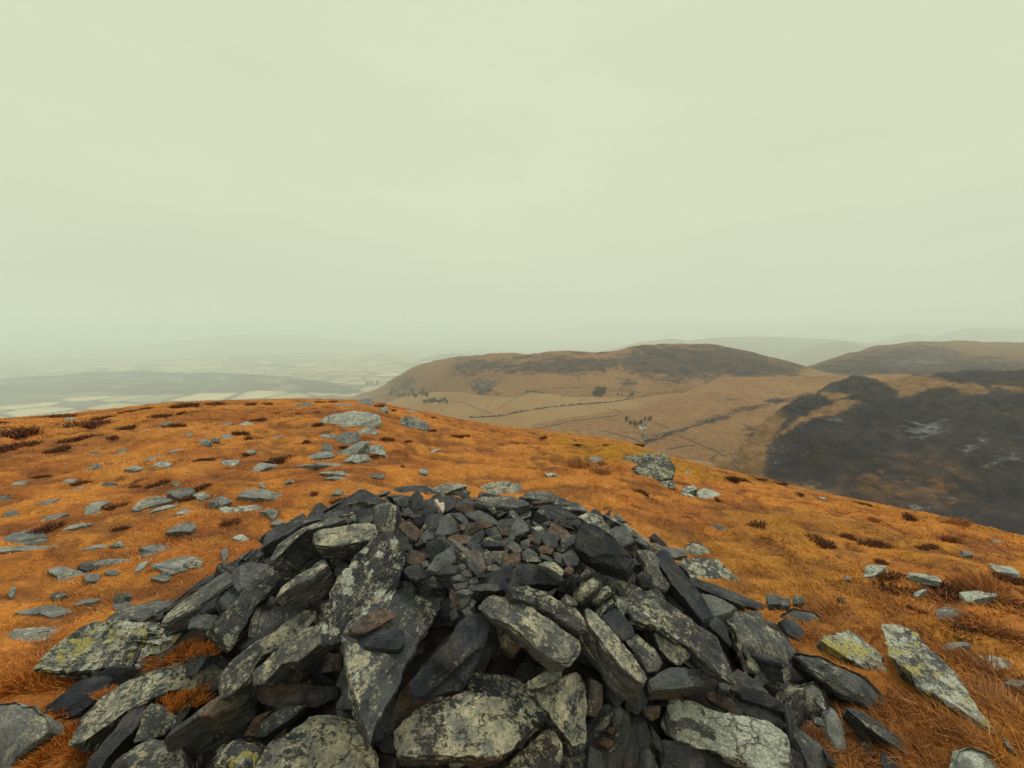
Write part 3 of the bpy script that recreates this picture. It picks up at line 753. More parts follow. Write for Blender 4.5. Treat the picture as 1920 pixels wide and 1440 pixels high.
RUB = """
235,610 270,545 330,570 415,640 370,700 320,700|r7t1
400,690 470,655 575,680 560,720 470,722|t4
280,730 380,710 480,740 380,785 340,760|y5l4t2
420,640 480,520 600,500 620,570 560,650 480,660|l4t1
380,560 390,480 470,450 560,460 490,520 420,580|r5l3
580,670 620,540 700,490 800,600 760,640 640,680|t3
700,490 790,480 850,560 840,600 790,560|t2
840,480 960,470 1110,550 1110,580 960,562 860,520|t2
740,440 770,365 870,360 930,430 920,470 830,470|r4t2
640,420 690,330 740,360 730,420 660,470|t1
860,620 930,565 1010,565 1060,600 960,630 880,660|r7t3
1110,590 1150,550 1280,550 1250,630 1150,640|t2
1230,690 1260,600 1310,520 1390,610 1380,650 1280,690 1260,720|t3
1140,650 1220,630 1230,680 1150,680|r5
810,830 880,720 970,650 990,690 920,790 850,850|t1
675,710 760,690 860,690 860,740 780,765 700,750|r7t3
960,740 1000,725 1150,750 1150,780 1010,780|t3
1165,740 1200,705 1290,760 1315,800 1290,840 1210,800|t3
380,800 480,760 640,770 640,810 560,860 440,870|t2
500,980 590,870 720,785 730,900 680,960 580,1000|t3r1
290,880 330,810 450,860 440,940 330,940|r4
280,990 380,950 530,1010 520,1030 400,1080 330,1060|t1
530,1000 640,960 750,950 750,1010 690,1030 580,1030|t0
740,850 800,800 830,850 840,920 780,910|t2
840,890 870,840 960,830 1010,940 1000,1000 890,1010|r4t3
1025,920 1060,850 1110,840 1100,900 1050,945|t2
1030,970 1080,945 1140,985 1100,1010 1035,1000|w4r3t5
1170,960 1190,880 1310,840 1320,900 1290,940 1190,980|r6t2
1340,850 1380,810 1450,830 1480,880 1440,890 1350,880|t3
1330,895 1480,885 1500,920 1400,925|l3t3
1420,740 1470,660 1530,640 1540,700 1480,770|t3
1520,720 1550,660 1660,680 1640,790 1550,780|t2
1590,640 1620,580 1680,600 1785,680 1700,720 1610,690|r6t2
1600,560 1650,525 1720,540 1780,610 1700,600|r3
1650,800 1740,690 1830,690 1810,750 1700,830|l5t2
1490,800 1520,780 1610,800 1590,850 1500,840|r6t1
1510,850 1600,890 1590,920 1510,890|t3
1630,840 1690,860 1730,930 1700,960 1640,910|t4
1710,870 1790,810 1850,890 1840,940 1750,950|r3t1
1725,1000 1760,965 1810,990 1790,1030 1740,1020|r9t4
840,1160 900,1130 1100,1130 1180,1160 1080,1182 900,1182|r4t2
710,1060 780,1040 850,1070 830,1100 730,1090|t4
720,1130 840,1110 830,1150 750,1180|r4t2
750,1195 820,1170 900,1200 840,1222|t4
780,1010 850,1000 880,1050 820,1055|r2t2
850,1090 930,1060 945,1110 870,1130|t3
690,1240 700,1170 750,1210 770,1280 730,1320|r5t2
770,1290 780,1230 860,1240 850,1280 800,1340|t4
830,1330 880,1260 920,1290 880,1350|r4t3
760,970 810,940 835,970 800,1000|t3
440,930 480,910 500,960 450,970|t4
785,590 830,600 825,640 790,635|r9t3
1430,620 1500,605 1530,630 1470,650|w5t5
560,740 590,680 640,690 640,750 600,770|r3t2
250,500 310,430 330,490 290,520|l4r3t3
790,1350 850,1340 900,1400 850,1440|t3
1290,940 1320,920 1330,960 1300,975|t2
880,980 930,1020 1000,1020 1000,1060 940,1060|t1
1120,1060 1150,1040 1160,1070|t2
690,1380 740,1340 760,1420 710,1450|t2
250,780 330,770 330,810 270,830|t2
1180,1000 1300,960 1310,980|t1
900,760 950,770 960,830 880,830|t2
1080,700 1140,690 1150,720 1090,725|t1
1330,740 1400,720 1400,790 1340,800|t2
1390,690 1430,680 1440,730 1400,735|r6
"""
GROUP_H = 'slate pieces heaped in the cairn'
def opts(s):
    return eval('dict(' + s.replace(';', ',') + ')') if s else {}
for ln in BIG.strip().splitlines():
    fr, pl, at_, op, lb = ln.split('|')
    o = opts(op)
    th = o.get('th', .08)
    nm = 'boulder' if 'boulder' in lb else ('slate_flake' if th <= .04 else ('slate_slab' if ('slab' in lb or 'plank' in lb or 'sheet' in lb) else 'slate_block'))
    stone(nm, poly(fr, pl), 'boulder' if nm == 'boulder' else 'stone', A(at_), label=lb, group=GROUP_H, **o)
for k, ln in enumerate(RUB.strip().splitlines()):
    pl, at_ = ln.split('|')
    rr = np.random.default_rng(900 + k)
    pc = poly('4', pl); pc = pc.mean(0) + (pc - pc.mean(0)) * 1.14
    stone('slate_chip', pc, 'stone', A(at_), tilt=(rr.uniform(-60, 60), rr.uniform(18, 42)), lift=.045 + rr.uniform(0, .02), th=rr.uniform(.022, .045), jit=.05, cuts=.8, group='small slate rubble in the hollow', seed=900 + k)
stone('slate_block', poly('4', '360,400 560,345 700,330 900,350 920,430 640,480 420,470'), 'stone', A('t1'), tilt=(0, 30), lift=.03, th=.12, label='broad black block behind and under the white quartz lump', group=GROUP_H)
stone('slate_block', poly('4', '60,420 230,400 250,560 230,700 100,640'), 'stone', A('t0'), tilt=(10, 30), lift=.0, th=.1, label='black block in the shade right of the small upright cream-specked stone', group=GROUP_H)
# the white quartz lump
qz = stone('quartz_lump', poly('4', '545,368 570,345 592,395 635,382 645,430 628,480 585,445'), 'stone', A('w9l3t9'), tilt=(10, 40), lift=.12, th=.05, rough=1.5, round_=.4,
           label='white and pink quartz lump on the dark rubble at the back of the hollow', group=GROUP_H)
M_QUARTZ = plain_material('quartz', (.60, .47, .39), .5, .3, 45)
qz.data.materials.clear(); qz.data.materials.append(M_QUARTZ)
# ------------------------------------------------------------------ stones lying in the grass
FIELD = """
9|220,320 340,330 560,440 740,530 840,610 850,680 810,730 600,650 400,500|l4t2|tilt=(25,24);lift=.1;th=.14;round_=.3;rough=1.3|long dark log-shaped stone lying in grass just right of the cairn
9|410,200 650,150 700,190 760,260 890,330 860,380 900,460 910,520 830,510 700,430 520,310|l7y7w4t2|tilt=(10,22);lift=.08;th=.13|yellow-blotched block in the grass beyond the long dark log-shaped stone
9|870,110 1000,130 1120,180 1200,290 1380,460 1500,600 1650,800 1700,885 1500,760 1300,640 1150,560 1050,430 920,330|l7y6w6t2|tilt='lie';lift=.14;th=.14|very long slab, grey above and yellow below, slanting through grass on the right
9|600,740 680,760 860,860 1050,1000 1120,1090 1080,1130 960,1040 760,900|l3t1|tilt=(25,24);lift=.07;th=.1;rough=1.2|thin dark log-shaped stone nearest the bottom right corner
9|230,590 340,550 430,610 490,740 430,840 380,830 270,740|l8t3|tilt=(10,34);lift=.1;th=.13;round_=.4|rounded speckled stone in grass below the long dark log-shaped stone
9|440,850 500,720 560,900 620,1130 560,1120 460,950|l3t3|tilt=(30,30);lift=.05;th=.08|tapering grey stone half hidden in grass below the rounded speckled stone
9|160,880 240,890 380,1020 450,1120 430,1250 330,1240 250,1050|l4t2|tilt=(25,30);lift=.06;th=.1|dark speckled slab leaning off the cairn beside the white-crusted slab
9|670,950 740,960 800,1100 760,1120 690,1030|t1|lift=.03;th=.06|small dark stone sunk in long grass, left of the thin dark log
9|840,1050 980,1110 1000,1260 870,1260|t1|lift=.03;th=.06|dark stone sunk in long grass at the bottom edge, below the thin dark log
9|1440,1050 1560,1020 1680,1080 1770,1200 1800,1280 1400,1280|l5w5t4|tilt=(0,24);lift=.08;th=.14;round_=.4|pale round-backed boulder at the bottom right corner
9|1750,950 1800,990 1840,1060 1790,1030|l3t5|lift=.06;th=.06|narrow pale tip of rock showing through grass near the bottom right corner
9|1290,280 1400,255 1500,248 1515,275 1400,300 1310,312|l3t5|lift=.05;th=.05|thin pale sliver of rock above the grey lichened flat stone at the right
9|1480,375 1600,350 1700,352 1860,400 1820,425 1700,485 1560,430|l6w5t3|lift=.05;th=.07|grey lichened flat stone in the grass near the right edge
9|1760,560 1830,530 1930,540 1900,590|l4t4|lift=.05;th=.06|pale stone cut by the right edge, below the grey lichened flat stone
a|715,770 740,710 900,730 800,775|w6l3t7|lift=.05;th=.07|whitish flat stone at the head of the dark heather patch on the right slope
a|1040,765 1150,780 1290,810 1300,835 1180,815 1060,790|w5l2t8|lift=.06;th=.06|whitish stone strip behind the dark heather patch on the right slope
a|1090,925 1180,888 1192,902 1120,942|w5t8|lift=.05;th=.06|small whitish stone in the middle of the dark heather patch
a|1440,910 1600,903 1735,905 1700,940 1500,985|w6l2t8|lift=.07;th=.07|large whitish flat stone at the right end of the dark heather patch
a|1660,690 1800,710 1890,780 1700,750|w5l3t7|lift=.06;th=.07|whitish slanting stone high on the slope by the right edge
a|360,212 430,203 432,226|w4t8|lift=.05;th=.05|tiny white stone on the right skyline of the hill
a|1450,600 1530,610 1535,640 1470,640|l4t3|lift=.06;th=.06|small grey stone on the right slope, below the whitish slanting one's left
a|575,800 610,798 622,825 580,825|l4t4|lift=.04;th=.05|small grey stone alone on the smooth orange slope, right of the cairn
a|515,955 560,955 600,1000 560,990|t1|lift=.03;th=.05|small black stone alone in the grass above the round boulder at the cairn's right end
b|1105,572 1190,588 1215,605 1150,595|w7t8|lift=.07;th=.06|low white stone, left of the pair of white rocks
b|1120,535 1200,510 1232,545 1150,562|w5l5t5|lift=.12;th=.12|grey-white rock behind the low white stone
b|1228,565 1280,538 1345,550 1408,582 1335,620 1240,605|w9t9|tilt=(0,22);lift=.1;th=.14|bright white angular rock on the orange slope
b|1140,415 1180,412 1188,440 1145,442|l5t6|lift=.07;th=.07|small pale round stone between the layered boulder and the skyline
b|420,310 480,302 520,318 510,350 440,345|l6t4|lift=.12;th=.12|speckled stone half hidden behind the rust-brown grass tussock
b|85,425 140,420 175,435 110,452|w4t6|lift=.03;th=.05|small pale stone on the bare orange ground beyond the cairn's right shoulder
1|560,420 600,340 650,290 720,278 765,295 700,330 690,350 720,380 660,410|l5t6|lift=.06;th=.1|hourglass-shaped pale stone in the orange grass
1|20,560 120,500 240,493 315,550 200,570 60,578|l5t5|lift=.06;th=.09|
1|-30,640 0,600 150,603 365,600 350,632 100,630|l6y4t6|lift=.04;th=.07|
1|345,750 400,733 480,760 585,790 580,840 430,872 400,800|l5t5|lift=.05;th=.09|
1|590,790 690,800 660,840 595,842|l4t3|lift=.04;th=.08|
1|615,702 800,693 915,700 800,727 700,727|l4t7|lift=.04;th=.06|
1|1080,735 1200,690 1310,678 1390,690 1300,750 1190,782|l5t6|lift=.04;th=.06|
1|930,342 990,290 1080,263 1170,290 1100,310 960,347|l7t4|lift=.07;th=.1|
1|1030,362 1100,330 1235,325 1130,352|w4t8|lift=.04;th=.06|
1|1160,235 1260,213 1330,213 1345,242 1250,267|l6t4|lift=.06;th=.09|
1|1345,252 1400,235 1445,252 1400,282|l6w4t5|lift=.06;th=.09|
1|1215,377 1260,343 1310,358 1300,387|w4l4t6|lift=.05;th=.08|
1|1150,500 1240,460 1310,438 1338,460 1320,492 1200,502|l5t3|tilt=(0,24);lift=.08;th=.1|
1|1535,338 1570,323 1640,345 1790,328 1803,350 1720,392 1600,387|l5w5t5|lift=.08;th=.1|
1|1808,352 1880,343 1918,370 1890,402|l6t4|lift=.08;th=.1|
1|1462,287 1540,263 1600,290 1530,312|l6t3|lift=.07;th=.1|
1|1617,547 1660,518 1712,545 1690,572|w6t7|lift=.06;th=.09|
1|1530,640 1570,618 1578,660 1550,692|l5t3|lift=.05;th=.08|
1|500,997 600,968 702,966 640,992|l4t5|lift=.03;th=.05|
1|130,1052 200,1022 360,1023 490,1045 350,1082 280,1062|l4t3|lift=.04;th=.06|
1|-30,1180 200,1172 400,1178 422,1195 330,1252 100,1272 -30,1262|l4w2t8|lift=.06;th=.08|
1|580,620 620,598 765,590 700,612|l4t6|lift=.04;th=.06|
1|762,592 820,558 855,590 800,602|l6t4|lift=.06;th=.08|
1|980,612 1080,596 1242,620 1100,637|l4t4|lift=.04;th=.06|
1|440,482 540,450 622,444 520,482|w4t8|lift=.04;th=.05|
1|480,227 560,195 665,183 600,207|l4t6|lift=.04;th=.06|
1|428,162 470,138 532,145 500,167|l4t6|lift=.05;th=.06|
1|78,182 130,153 192,155 160,177|l5t6|lift=.05;th=.07|
1|930,782 960,730 1022,710 990,752|l4t5|lift=.04;th=.06|
1|1058,47 1110,18 1182,35 1150,62|w4l3t6|lift=.06;th=.08|
1|870,67 930,48 982,60 920,80|l4t6|lift=.05;th=.07|
1|1530,22 1580,3 1652,15 1600,52|w4l3t7|lift=.06;th=.08|
1|60,930 90,878 108,900 80,952|l4t5|lift=.04;th=.06|
1|240,322 330,288 402,270 350,302|l4t6|lift=.03;th=.05|
1|268,432 380,383 462,380 380,417|l4t5|lift=.04;th=.06|
c|468,287 500,248 552,250 530,277|l5w4t4|tilt=(0,16);lift=.1;th=.1|
c|478,332 520,303 552,320 520,347|l4t3|tilt=(0,16);lift=.1;th=.1|
c|880,532 910,478 957,480 920,522|l4t6|lift=.06;th=.08|
c|1268,507 1320,483 1402,495 1350,512|w4t7|lift=.06;th=.08|
c|1078,582 1160,538 1255,530 1180,567|l4t5|lift=.06;th=.08|
c|1488,442 1530,413 1578,425 1540,457|l5t3|tilt=(0,16);lift=.09;th=.1|
c|1190,312 1270,276 1282,295 1230,327|l4t2|tilt=(10,24);lift=.12;th=.12|
c|1650,312 1690,288 1742,290 1700,322|l5t3|tilt=(0,16);lift=.1;th=.1|
c|1788,302 1850,283 1912,295 1850,312|w5t7|lift=.08;th=.08|
c|1048,362 1090,333 1142,340|w4t7|lift=.06;th=.06|
c|1660,392 1700,373 1742,395 1700,412|l4t5|lift=.07;th=.08|
c|1848,507 1890,488 1922,505 1880,522|w4t6|lift=.07;th=.08|
c|1040,187 1090,176 1152,183 1090,192|w4t6|lift=.08;th=.08|
d|800,342 830,290 860,258 1000,228 1120,232 1200,245 1212,285 1100,312 950,352|l8w4y2t6|tilt=(0,16);lift=.2;th=.25;rough=1.2|biggest pale lichened slab of the rocks running down the crest of the hill
d|1390,292 1420,238 1490,248 1595,295 1595,325 1500,327 1400,302|l7y3t2|tilt=(0,24);lift=.25;th=.25;rough=1.4|dark layered boulder right of the biggest pale slab on the crest
d|1768,242 1830,238 1915,265 1850,283|l5t5|tilt=(0,14);lift=.12;th=.14|pale flat rock on the crest's right-hand edge
d|1585,188 1680,178 1692,198 1640,218|l4t5|tilt=(0,12);lift=.3;th=.16|slab perched against the valley on the crest's skyline
d|1370,207 1450,198 1585,214 1450,220|l5t6|lift=.1;th=.1|thin pale ledge below the slab perched on the skyline
d|608,187 640,153 720,138 742,170 680,188|l7t2|tilt=(0,20);lift=.25;th=.25|grey-green outcrop near the skyline, left of the summit rocks
d|1048,162 1120,106 1180,118 1192,170 1100,187|l7y3t3|tilt=(0,22);lift=.3;th=.3|lichened outcrop standing on the skyline above the biggest pale slab
d|878,182 920,138 1022,148 1042,177|l6t4|tilt=(0,18);lift=.22;th=.22|
d|1218,192 1300,168 1302,200 1250,212|l5t4|tilt=(0,18);lift=.2;th=.2|
d|768,412 820,373 912,373 900,397|l5t4|tilt=(0,14);lift=.12;th=.14|
d|1078,352 1150,333 1222,348 1190,382 1120,387|l5w4t4|tilt=(0,16);lift=.12;th=.14|
d|918,412 980,368 1072,368 1062,432 960,452|l4t2|tilt=(0,16);lift=.1;th=.14|
d|818,502 830,448 882,463 882,502|l5t2|tilt=(0,30);lift=.12;th=.14|
d|928,522 1010,478 1090,428 1143,433 1100,480 1060,522|l5t5|tilt=(-20,22);lift=.14;th=.14|
d|1098,492 1180,463 1250,453 1268,520 1150,517|l7w4t4|tilt=(0,26);lift=.14;th=.14|
d|698,552 800,508 882,513 892,540 750,562|l5t5|tilt=(0,14);lift=.1;th=.12|
d|978,572 1040,528 1132,528 1168,560 1080,583|l5w3t5|tilt=(0,18);lift=.13;th=.14|
d|618,602 700,593 850,596 968,605 962,622 850,613|l4t5|lift=.07;th=.08|
d|808,662 840,648 960,658 1042,680 900,677|l4w3t6|lift=.06;th=.08|
d|838,702 920,688 985,715 900,712|l4t4|lift=.06;th=.08|
d|298,642 350,603 473,588 440,617 340,642|l4t6|lift=.06;th=.08|
d|348,762 370,728 392,767|l5t5|lift=.07;th=.08|
d|543,737 570,713 602,730|l5t6|lift=.06;th=.08|
d|198,837 270,798 400,803 522,825 480,852 330,852|l6t5|lift=.07;th=.09|
d|898,822 930,788 972,800 950,827|l5t5|lift=.06;th=.08|
d|1548,662 1560,633 1608,640 1600,672|l6w4t5|lift=.08;th=.1|
d|1638,502 1690,483 1702,490 1650,510|w4t7|lift=.08;th=.08|
d|1118,842 1160,818 1205,830 1150,857|l5t5|lift=.06;th=.08|
d|1068,942 1120,888 1252,893 1265,940 1150,952|l5r2t3|tilt=(0,20);lift=.08;th=.12|tan lichened stone in the grass touching the cairn's back left corner
d|430,1052 480,1018 518,1025 490,1057|t3|lift=.05;th=.07|
"""
GROUP_F = 'stones lying in the moor grass'
NOLABEL = []
for ln in FIELD.strip().splitlines():
    fr, pl, at_, op, lb = ln.split('|')
    o = opts(op)
    P_ = poly(fr, pl)
    if 'tilt' not in o:
        o['tilt'] = 'lie'; o['lift'] = o.get('lift', .05) + .03 if 'whit' in lb else o.get('lift', .05) * .35 + .014
    if P_[:, 1].mean() < 1010 and 'white' not in lb:
        o['dome'] = .04
    nm = 'boulder' if ('boulder' in lb or 'outcrop' in lb) else 'field_stone'
    A_ = A(at_)
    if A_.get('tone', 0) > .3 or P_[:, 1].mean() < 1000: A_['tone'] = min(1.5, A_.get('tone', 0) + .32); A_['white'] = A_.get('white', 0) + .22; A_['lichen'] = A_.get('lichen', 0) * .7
    if not lb or fr == 'd': P_ = P_.mean(0) + (P_ - P_.mean(0)) * 1.18
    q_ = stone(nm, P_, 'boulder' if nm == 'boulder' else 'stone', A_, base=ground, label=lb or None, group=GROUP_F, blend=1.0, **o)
    if q_ is not None and not lb: NOLABEL.append(q_)
rs2 = np.random.default_rng(123)
for k in range(24):                                    # small flat bits of rock showing through the turf
    u = rs2.uniform(5, 760) if k < 19 else rs2.uniform(1250, 1900); v = (rs2.uniform(800, 1150) if k < 19 else rs2.uniform(980, 1200))
    if k < 19 and v > 930 and u > 520 - (v - 930): continue
    if k >= 19 and v < 890 + (u - 1250) * .17: continue
    w_ = rs2.uniform(7, 15) * (1 + (v - 800) / 350); hh = w_ * rs2.uniform(.25, .5)
    a = np.sort(rs2.random(6) * .8 + np.arange(6)) / 6 * 6.283
    P_ = np.column_stack([u + np.cos(a) * w_, v + np.sin(a) * hh]) 
    q_ = stone('field_stone', P_, 'stone', dict(lichen=rs2.uniform(.2, .6), white=rs2.uniform(0, .5), tone=rs2.uniform(.1, .8)), base=ground, tilt='lie', lift=.022, th=.06, blend=1.0, group=GROUP_F)
# the layered boulder beyond the cairn: three split layers of one rock
def layered_boulder():
    lay = ['560,392 620,340 760,308 830,280 950,288 962,322 740,392 690,415', '608,452 700,400 965,328 992,372 985,450 880,492 700,462', '850,500 990,468 1002,520 900,527']
    fc = [.36, .22, .07]
    obs = []
    for k, (s, lf) in enumerate(zip(lay, fc)):
        pb = poly('b', s); pb = np.array([1197, 881]) + (pb - np.array([1197, 881])) * np.array([1.3, 1.12])
        obs.append(stone('layered_boulder', pb, 'boulder', A('l6y5w4t1'), base=ground, tilt=(-10, 33), lift=lf, th=.24, rough=1.4, cuts=.5, jit=.04, blend=1.0, seed=70 + k))
    main = obs[0]
    bpy.context.view_layer.update()
    for q in obs[1:]:
        ALL_STONES[:] = [t for t in ALL_STONES if t[0] is not q]
        mw = q.matrix_world.copy()
        q.parent = main; q.matrix_parent_inverse = main.matrix_world.inverted(); q.matrix_world = mw
        q.name = 'rock_layer'
        for k_ in ('category', 'label', 'group', 'kind'):
            if k_ in q: del q[k_]
    tag(main, 'large dark layered boulder standing alone on the orange slope beyond the cairn', 'boulder')
    return main
layered_boulder()
bpy.context.view_layer.update()

# ------------------------------------------------------------------ small slate packed between the large stones
def fill_stone(x, y, r, size, depth, flat=False):
    k = int(r.integers(5, 8))
    a = np.sort(r.random(k) * .8 + np.arange(k)) / k * 2 * math.pi
    q = np.column_stack([np.cos(a) * size * r.uniform(.8, 1.25), np.sin(a) * size * r.uniform(.4, .75)]) * r.uniform(.8, 1.2, (k, 1))
    th = size * (r.uniform(.2, .35) if flat else r.uniform(.4, .8))
    V, F = stone_mesh(q, th, r, .04, 0, 1.0, 1.0, .08, 0, n=34)
    z = float(surf(x, y))
    n0 = normal_of(surf, (x, y, z))
    nrm = unit(n0 + r.normal(0, .30 if flat else .38, 3) + np.array([0, -.15, 0]))
    a0 = r.random() * 6.28
    ax, ay = frame_of(nrm, np.array([math.cos(a0), math.sin(a0), 0.01]))
    o = np.array([x, y, z]) - n0 * depth
    ob = link_mesh('slate_fragment', V, F, M_SLATE, sharp=26)
    ob['kind'] = 'thing'
    ob.matrix_world = Matrix(((ax[0], ay[0], nrm[0], o[0]), (ax[1], ay[1], nrm[1], o[1]), (ax[2], ay[2], nrm[2], o[2]), (0, 0, 0, 1)))
    at_ = dict(lichen=max(0, r.normal(.2, .25)), rust=max(0, r.normal(.1, .22)), yellow=0., white=max(0, r.normal(-.1, .3)), tone=abs(r.normal(.08, .12)))
    for k_, v_ in at_.items(): ob[k_] = float(v_)
    ob['category'] = 'stone'
    return ob
rf = np.random.default_rng(5)
FILL = []
gs = .14
for ix in range(-20, 21):
    for iy in range(-12, 14):
        x = CX + (ix + rf.uniform(-.45, .45)) * gs; y = CY + (iy + rf.uniform(-.45, .45)) * gs
        if y < .95 or cairn_rho(x, y) > .97: continue
        FILL.append(fill_stone(x, y, rf, rf.choice([.07, .10, .14, .18]) * rf.uniform(.85, 1.15), rf.uniform(.03, .10)))
# thin shards lying loose in the gaps
SHARDS = []
rs_ = np.random.default_rng(77)
for _ in range(420):
    x = CX + rs_.uniform(-1.9, 1.85); y = CY + rs_.uniform(-1.15, 1.1)
    if cairn_rho(x, y) > .98: continue
    q = fill_stone(x, y, rs_, rs_.uniform(.03, .07), rs_.uniform(-.03, .05), flat=True)
    q.name = 'slate_shard'
    SHARDS.append(q)
FILL += SHARDS
# a fringe of small stones round the heap's foot
bpy.context.view_layer.update()
# keep only the fragments that can be seen from somewhere near the viewpoint
dg = bpy.context.evaluated_depsgraph_get()
seen = {}
for oxx, ozz in ((0, 0), (.35, 0), (-.35, 0)):
    for vv in range(880, 1440, 5):
        us = np.arange(150, 1720, 5)
        D = ray(us, np.full(len(us), vv))
        for d in D:
            ok, loc, nn, fi, ob, mw = scene.ray_cast(dg, (oxx, 0, H + ozz), d)
            if ok:
                k = ob.name
                s_ = seen.setdefault(k, [0, 0])
                s_[0] += 1
                if oxx == 0: s_[1] += 1
kept = []
for ob in FILL:
    c = seen.get(ob.name, [0, 0])
    if c[1] >= 4: kept.append(ob)
    else: bpy.data.objects.remove(ob)
FILL = kept
print('fill kept', len(FILL), 'unseen:', [o[0].get('label', o[0].name) + ' @%d,%d' % (o[1], o[2]) for o in ALL_STONES if o[2] > 900 and o[1] < 1700 and seen.get(o[0].name, [0, 0])[1] < 4])

# ------------------------------------------------------------------ heather clumps and tussocks
def clump_mesh(kind, r):
    n = 420 if kind == 'heather' else 520
    sub_ = r.uniform(-.45, .45, (6, 2)); sr = r.uniform(.3, .55, 6); w_ = r.integers(0, 6, n)
    a = r.random(n) * 6.283; rad = np.sqrt(r.random(n))
    bx, by = sub_[w_, 0] + np.cos(a) * rad * sr[w_], sub_[w_, 1] + np.sin(a) * rad * sr[w_]
    L_ = .6 + .8 * sr[w_]
    ell = 1 - .55 * rad**2
    L = r.uniform(.25, .62, n) * ell * L_ * (1.0 if kind == 'heather' else 1.25)
    lean = r.normal(0, .35, (n, 2)) + np.column_stack([bx, by]) * .55
    if kind != 'heather': lean += np.array([.5, -.1])
    base = np.column_stack([bx, by, -np.full(n, .10)])
    tip = base + np.column_stack([lean[:, 0] * L, lean[:, 1] * L, L + .08])
    mid = (base + tip) / 2 + r.normal(0, .05, (n, 3))
    side = unit_rows(np.cross(tip - base, r.normal(0, 1, (n, 3)))) * (.030 if kind == 'heather' else .014) * r.uniform(.6, 1.4, n)[:, None]
    V = np.stack([base - side * .6, base + side * .6, mid - side, mid + side, tip - side * .25, tip + side * .25], 1).reshape(-1, 3)
    i0 = np.arange(n) * 6
    F = np.concatenate([np.column_stack([i0, i0 + 1, i0 + 3, i0 + 2]), np.column_stack([i0 + 2, i0 + 3, i0 + 5, i0 + 4])])
    if kind == 'heather':
        c = np.array([.115, .055, .036]) * r.uniform(.4, 1.5, n)[:, None] + r.random((n, 1))**2 * np.array([.14, .05, .012])
    elif kind == 'moss':
        c = np.array([.42, .145, .03]) * r.uniform(.5, 1.4, n)[:, None]
    else:
        c = np.array([.33, .15, .062]) * r.uniform(.5, 1.6, n)[:, None]
    cols = np.repeat(c, 6, 0)
    return V, F, cols
def unit_rows(v): return v / np.maximum(np.linalg.norm(v, axis=1), 1e-9)[:, None]
CL = {}
for kind, cnt in (('heather', 6), ('tussock', 3), ('moss', 3)):
    for k in range(cnt):
        V, F, c = clump_mesh(kind, np.random.default_rng(300 + k + len(kind)))
        q = link_mesh({'heather': 'heather_clump', 'tussock': 'grass_tussock', 'moss': 'moss_cushion'}[kind], V, F, M_HEATH, smooth=False, cols=c)
        COL.objects.unlink(q)
        CL.setdefault(kind, []).append(q)
CLUMPS = []
def put_clump(kind, u, v, wpx, hf=.55, base=ground, name=None, label=None, sink=.0):
    p = hit(u, v, base)
    if p is None: return None
    src = random.choice(CL[kind])
    q = src.copy(); COL.objects.link(q)
    d = np.linalg.norm(p - CAM)
    wd = wpx / FPX * d * .5
    q.location = (p[0], p[1], p[2] - sink)
    q.scale = (wd, wd * (random.uniform(.45, .8) if kind == 'heather' else random.uniform(.7, 1.1)), min(wd * hf * 1.5, .26) * random.uniform(.8, 1.15))
    q.rotation_euler = (0, 0, random.random() * 6.28)
    q['category'] = {'heather': 'heather', 'tussock': 'grass tussock', 'moss': 'moss'}[kind]
    q['group'] = {'heather': 'heather clumps on the moor', 'tussock': 'grass tussocks on the moor', 'moss': 'moss between the front stones'}[kind]
    if label: q['label'] = label
    CLUMPS.append((q, u, v, kind, wpx))
    return q
HEATHER = """36,813,48 0,792,16 100,782,30 130,781,26 160,797,50 185,796,44 155,822,40 210,821,22 235,801,26 190,785,34 302,781,30 328,798,28
450,812,34 466,822,30 350,761,36 400,759,44 470,758,28 342,773,16 75,895,24 85,990,36 347,935,36 430,980,36 225,991,28 214,949,24 595,796,26 725,822,30 765,826,16
812,806,18 855,817,26 872,816,20 575,828,24 530,861,50 738,768,12 637,938,32 585,925,22 520,774,14 555,774,14 487,787,26 700,858,34 755,874,16 810,782,16 650,838,26
1020,819,16 1085,833,16 1135,833,12 1202,922,34 1425,987,46 1347,937,24 1385,900,34 1420,897,28 1540,1017,44 1592,1007,36 1642,1022,38 1712,973,34
1655,1055,28 1668,1080,44 1692,1108,60 1785,1118,64 1745,1027,30 1895,1087,42 1810,1182,46 1580,1126,18 1730,1147,26 1765,1105,40 1460,906,20 1500,925,18 1620,945,16
240,772,26 500,757,24 600,753,22 625,752,18 680,756,16 275,765,18 110,842,30 30,837,40 385,862,26 150,905,18 465,850,20 300,905,30 255,912,20 370,915,30""".split()
for s_ in HEATHER:
    u, v, wd = map(float, s_.split(','))
    put_clump('heather', u, v + 2, wd * 1.3, .34)
put_clump('heather', 1320, 869, 36, .95, label='black heather bush standing on the right skyline above the valley')
put_clump('heather', 1200, 837, 20, .95, label='small black heather bush on the skyline below the white farmhouse')
for s_ in "712,762,24 1090,878,70 1122,886,44 1130,872,30 1840,1110,80 1880,1130,60 1790,985,40 1635,975,20 1775,1010,34 1860,1180,70 1700,1330,80 1760,1360,70 1640,1330,60 1850,1260,70 1530,1390,50 1600,1420,60 1870,1330,70 1730,1410,50".split():
    u, v, wd = map(float, s_.split(','))
    put_clump('tussock', u, v, wd, .5)
for s_ in "395,1215,66 350,1225,60 310,1238,46 420,1195,40 330,1305,60 350,1315,50 300,1312,40 60,1270,70 110,1285,60 40,1385,60 80,1405,60 120,1380,50 190,1375,40 165,1400,50 230,1345,40 20,1290,60 100,1345,60 140,1330,50 60,1440,60 130,1425,60 210,1300,40 1487,1215,24 1475,1170,14 1188,1195,12".split():
    u, v, wd = map(float, s_.split(','))
    put_clump('moss', u, v, wd, .42, base=(surf if 180 < u < 1480 else ground))
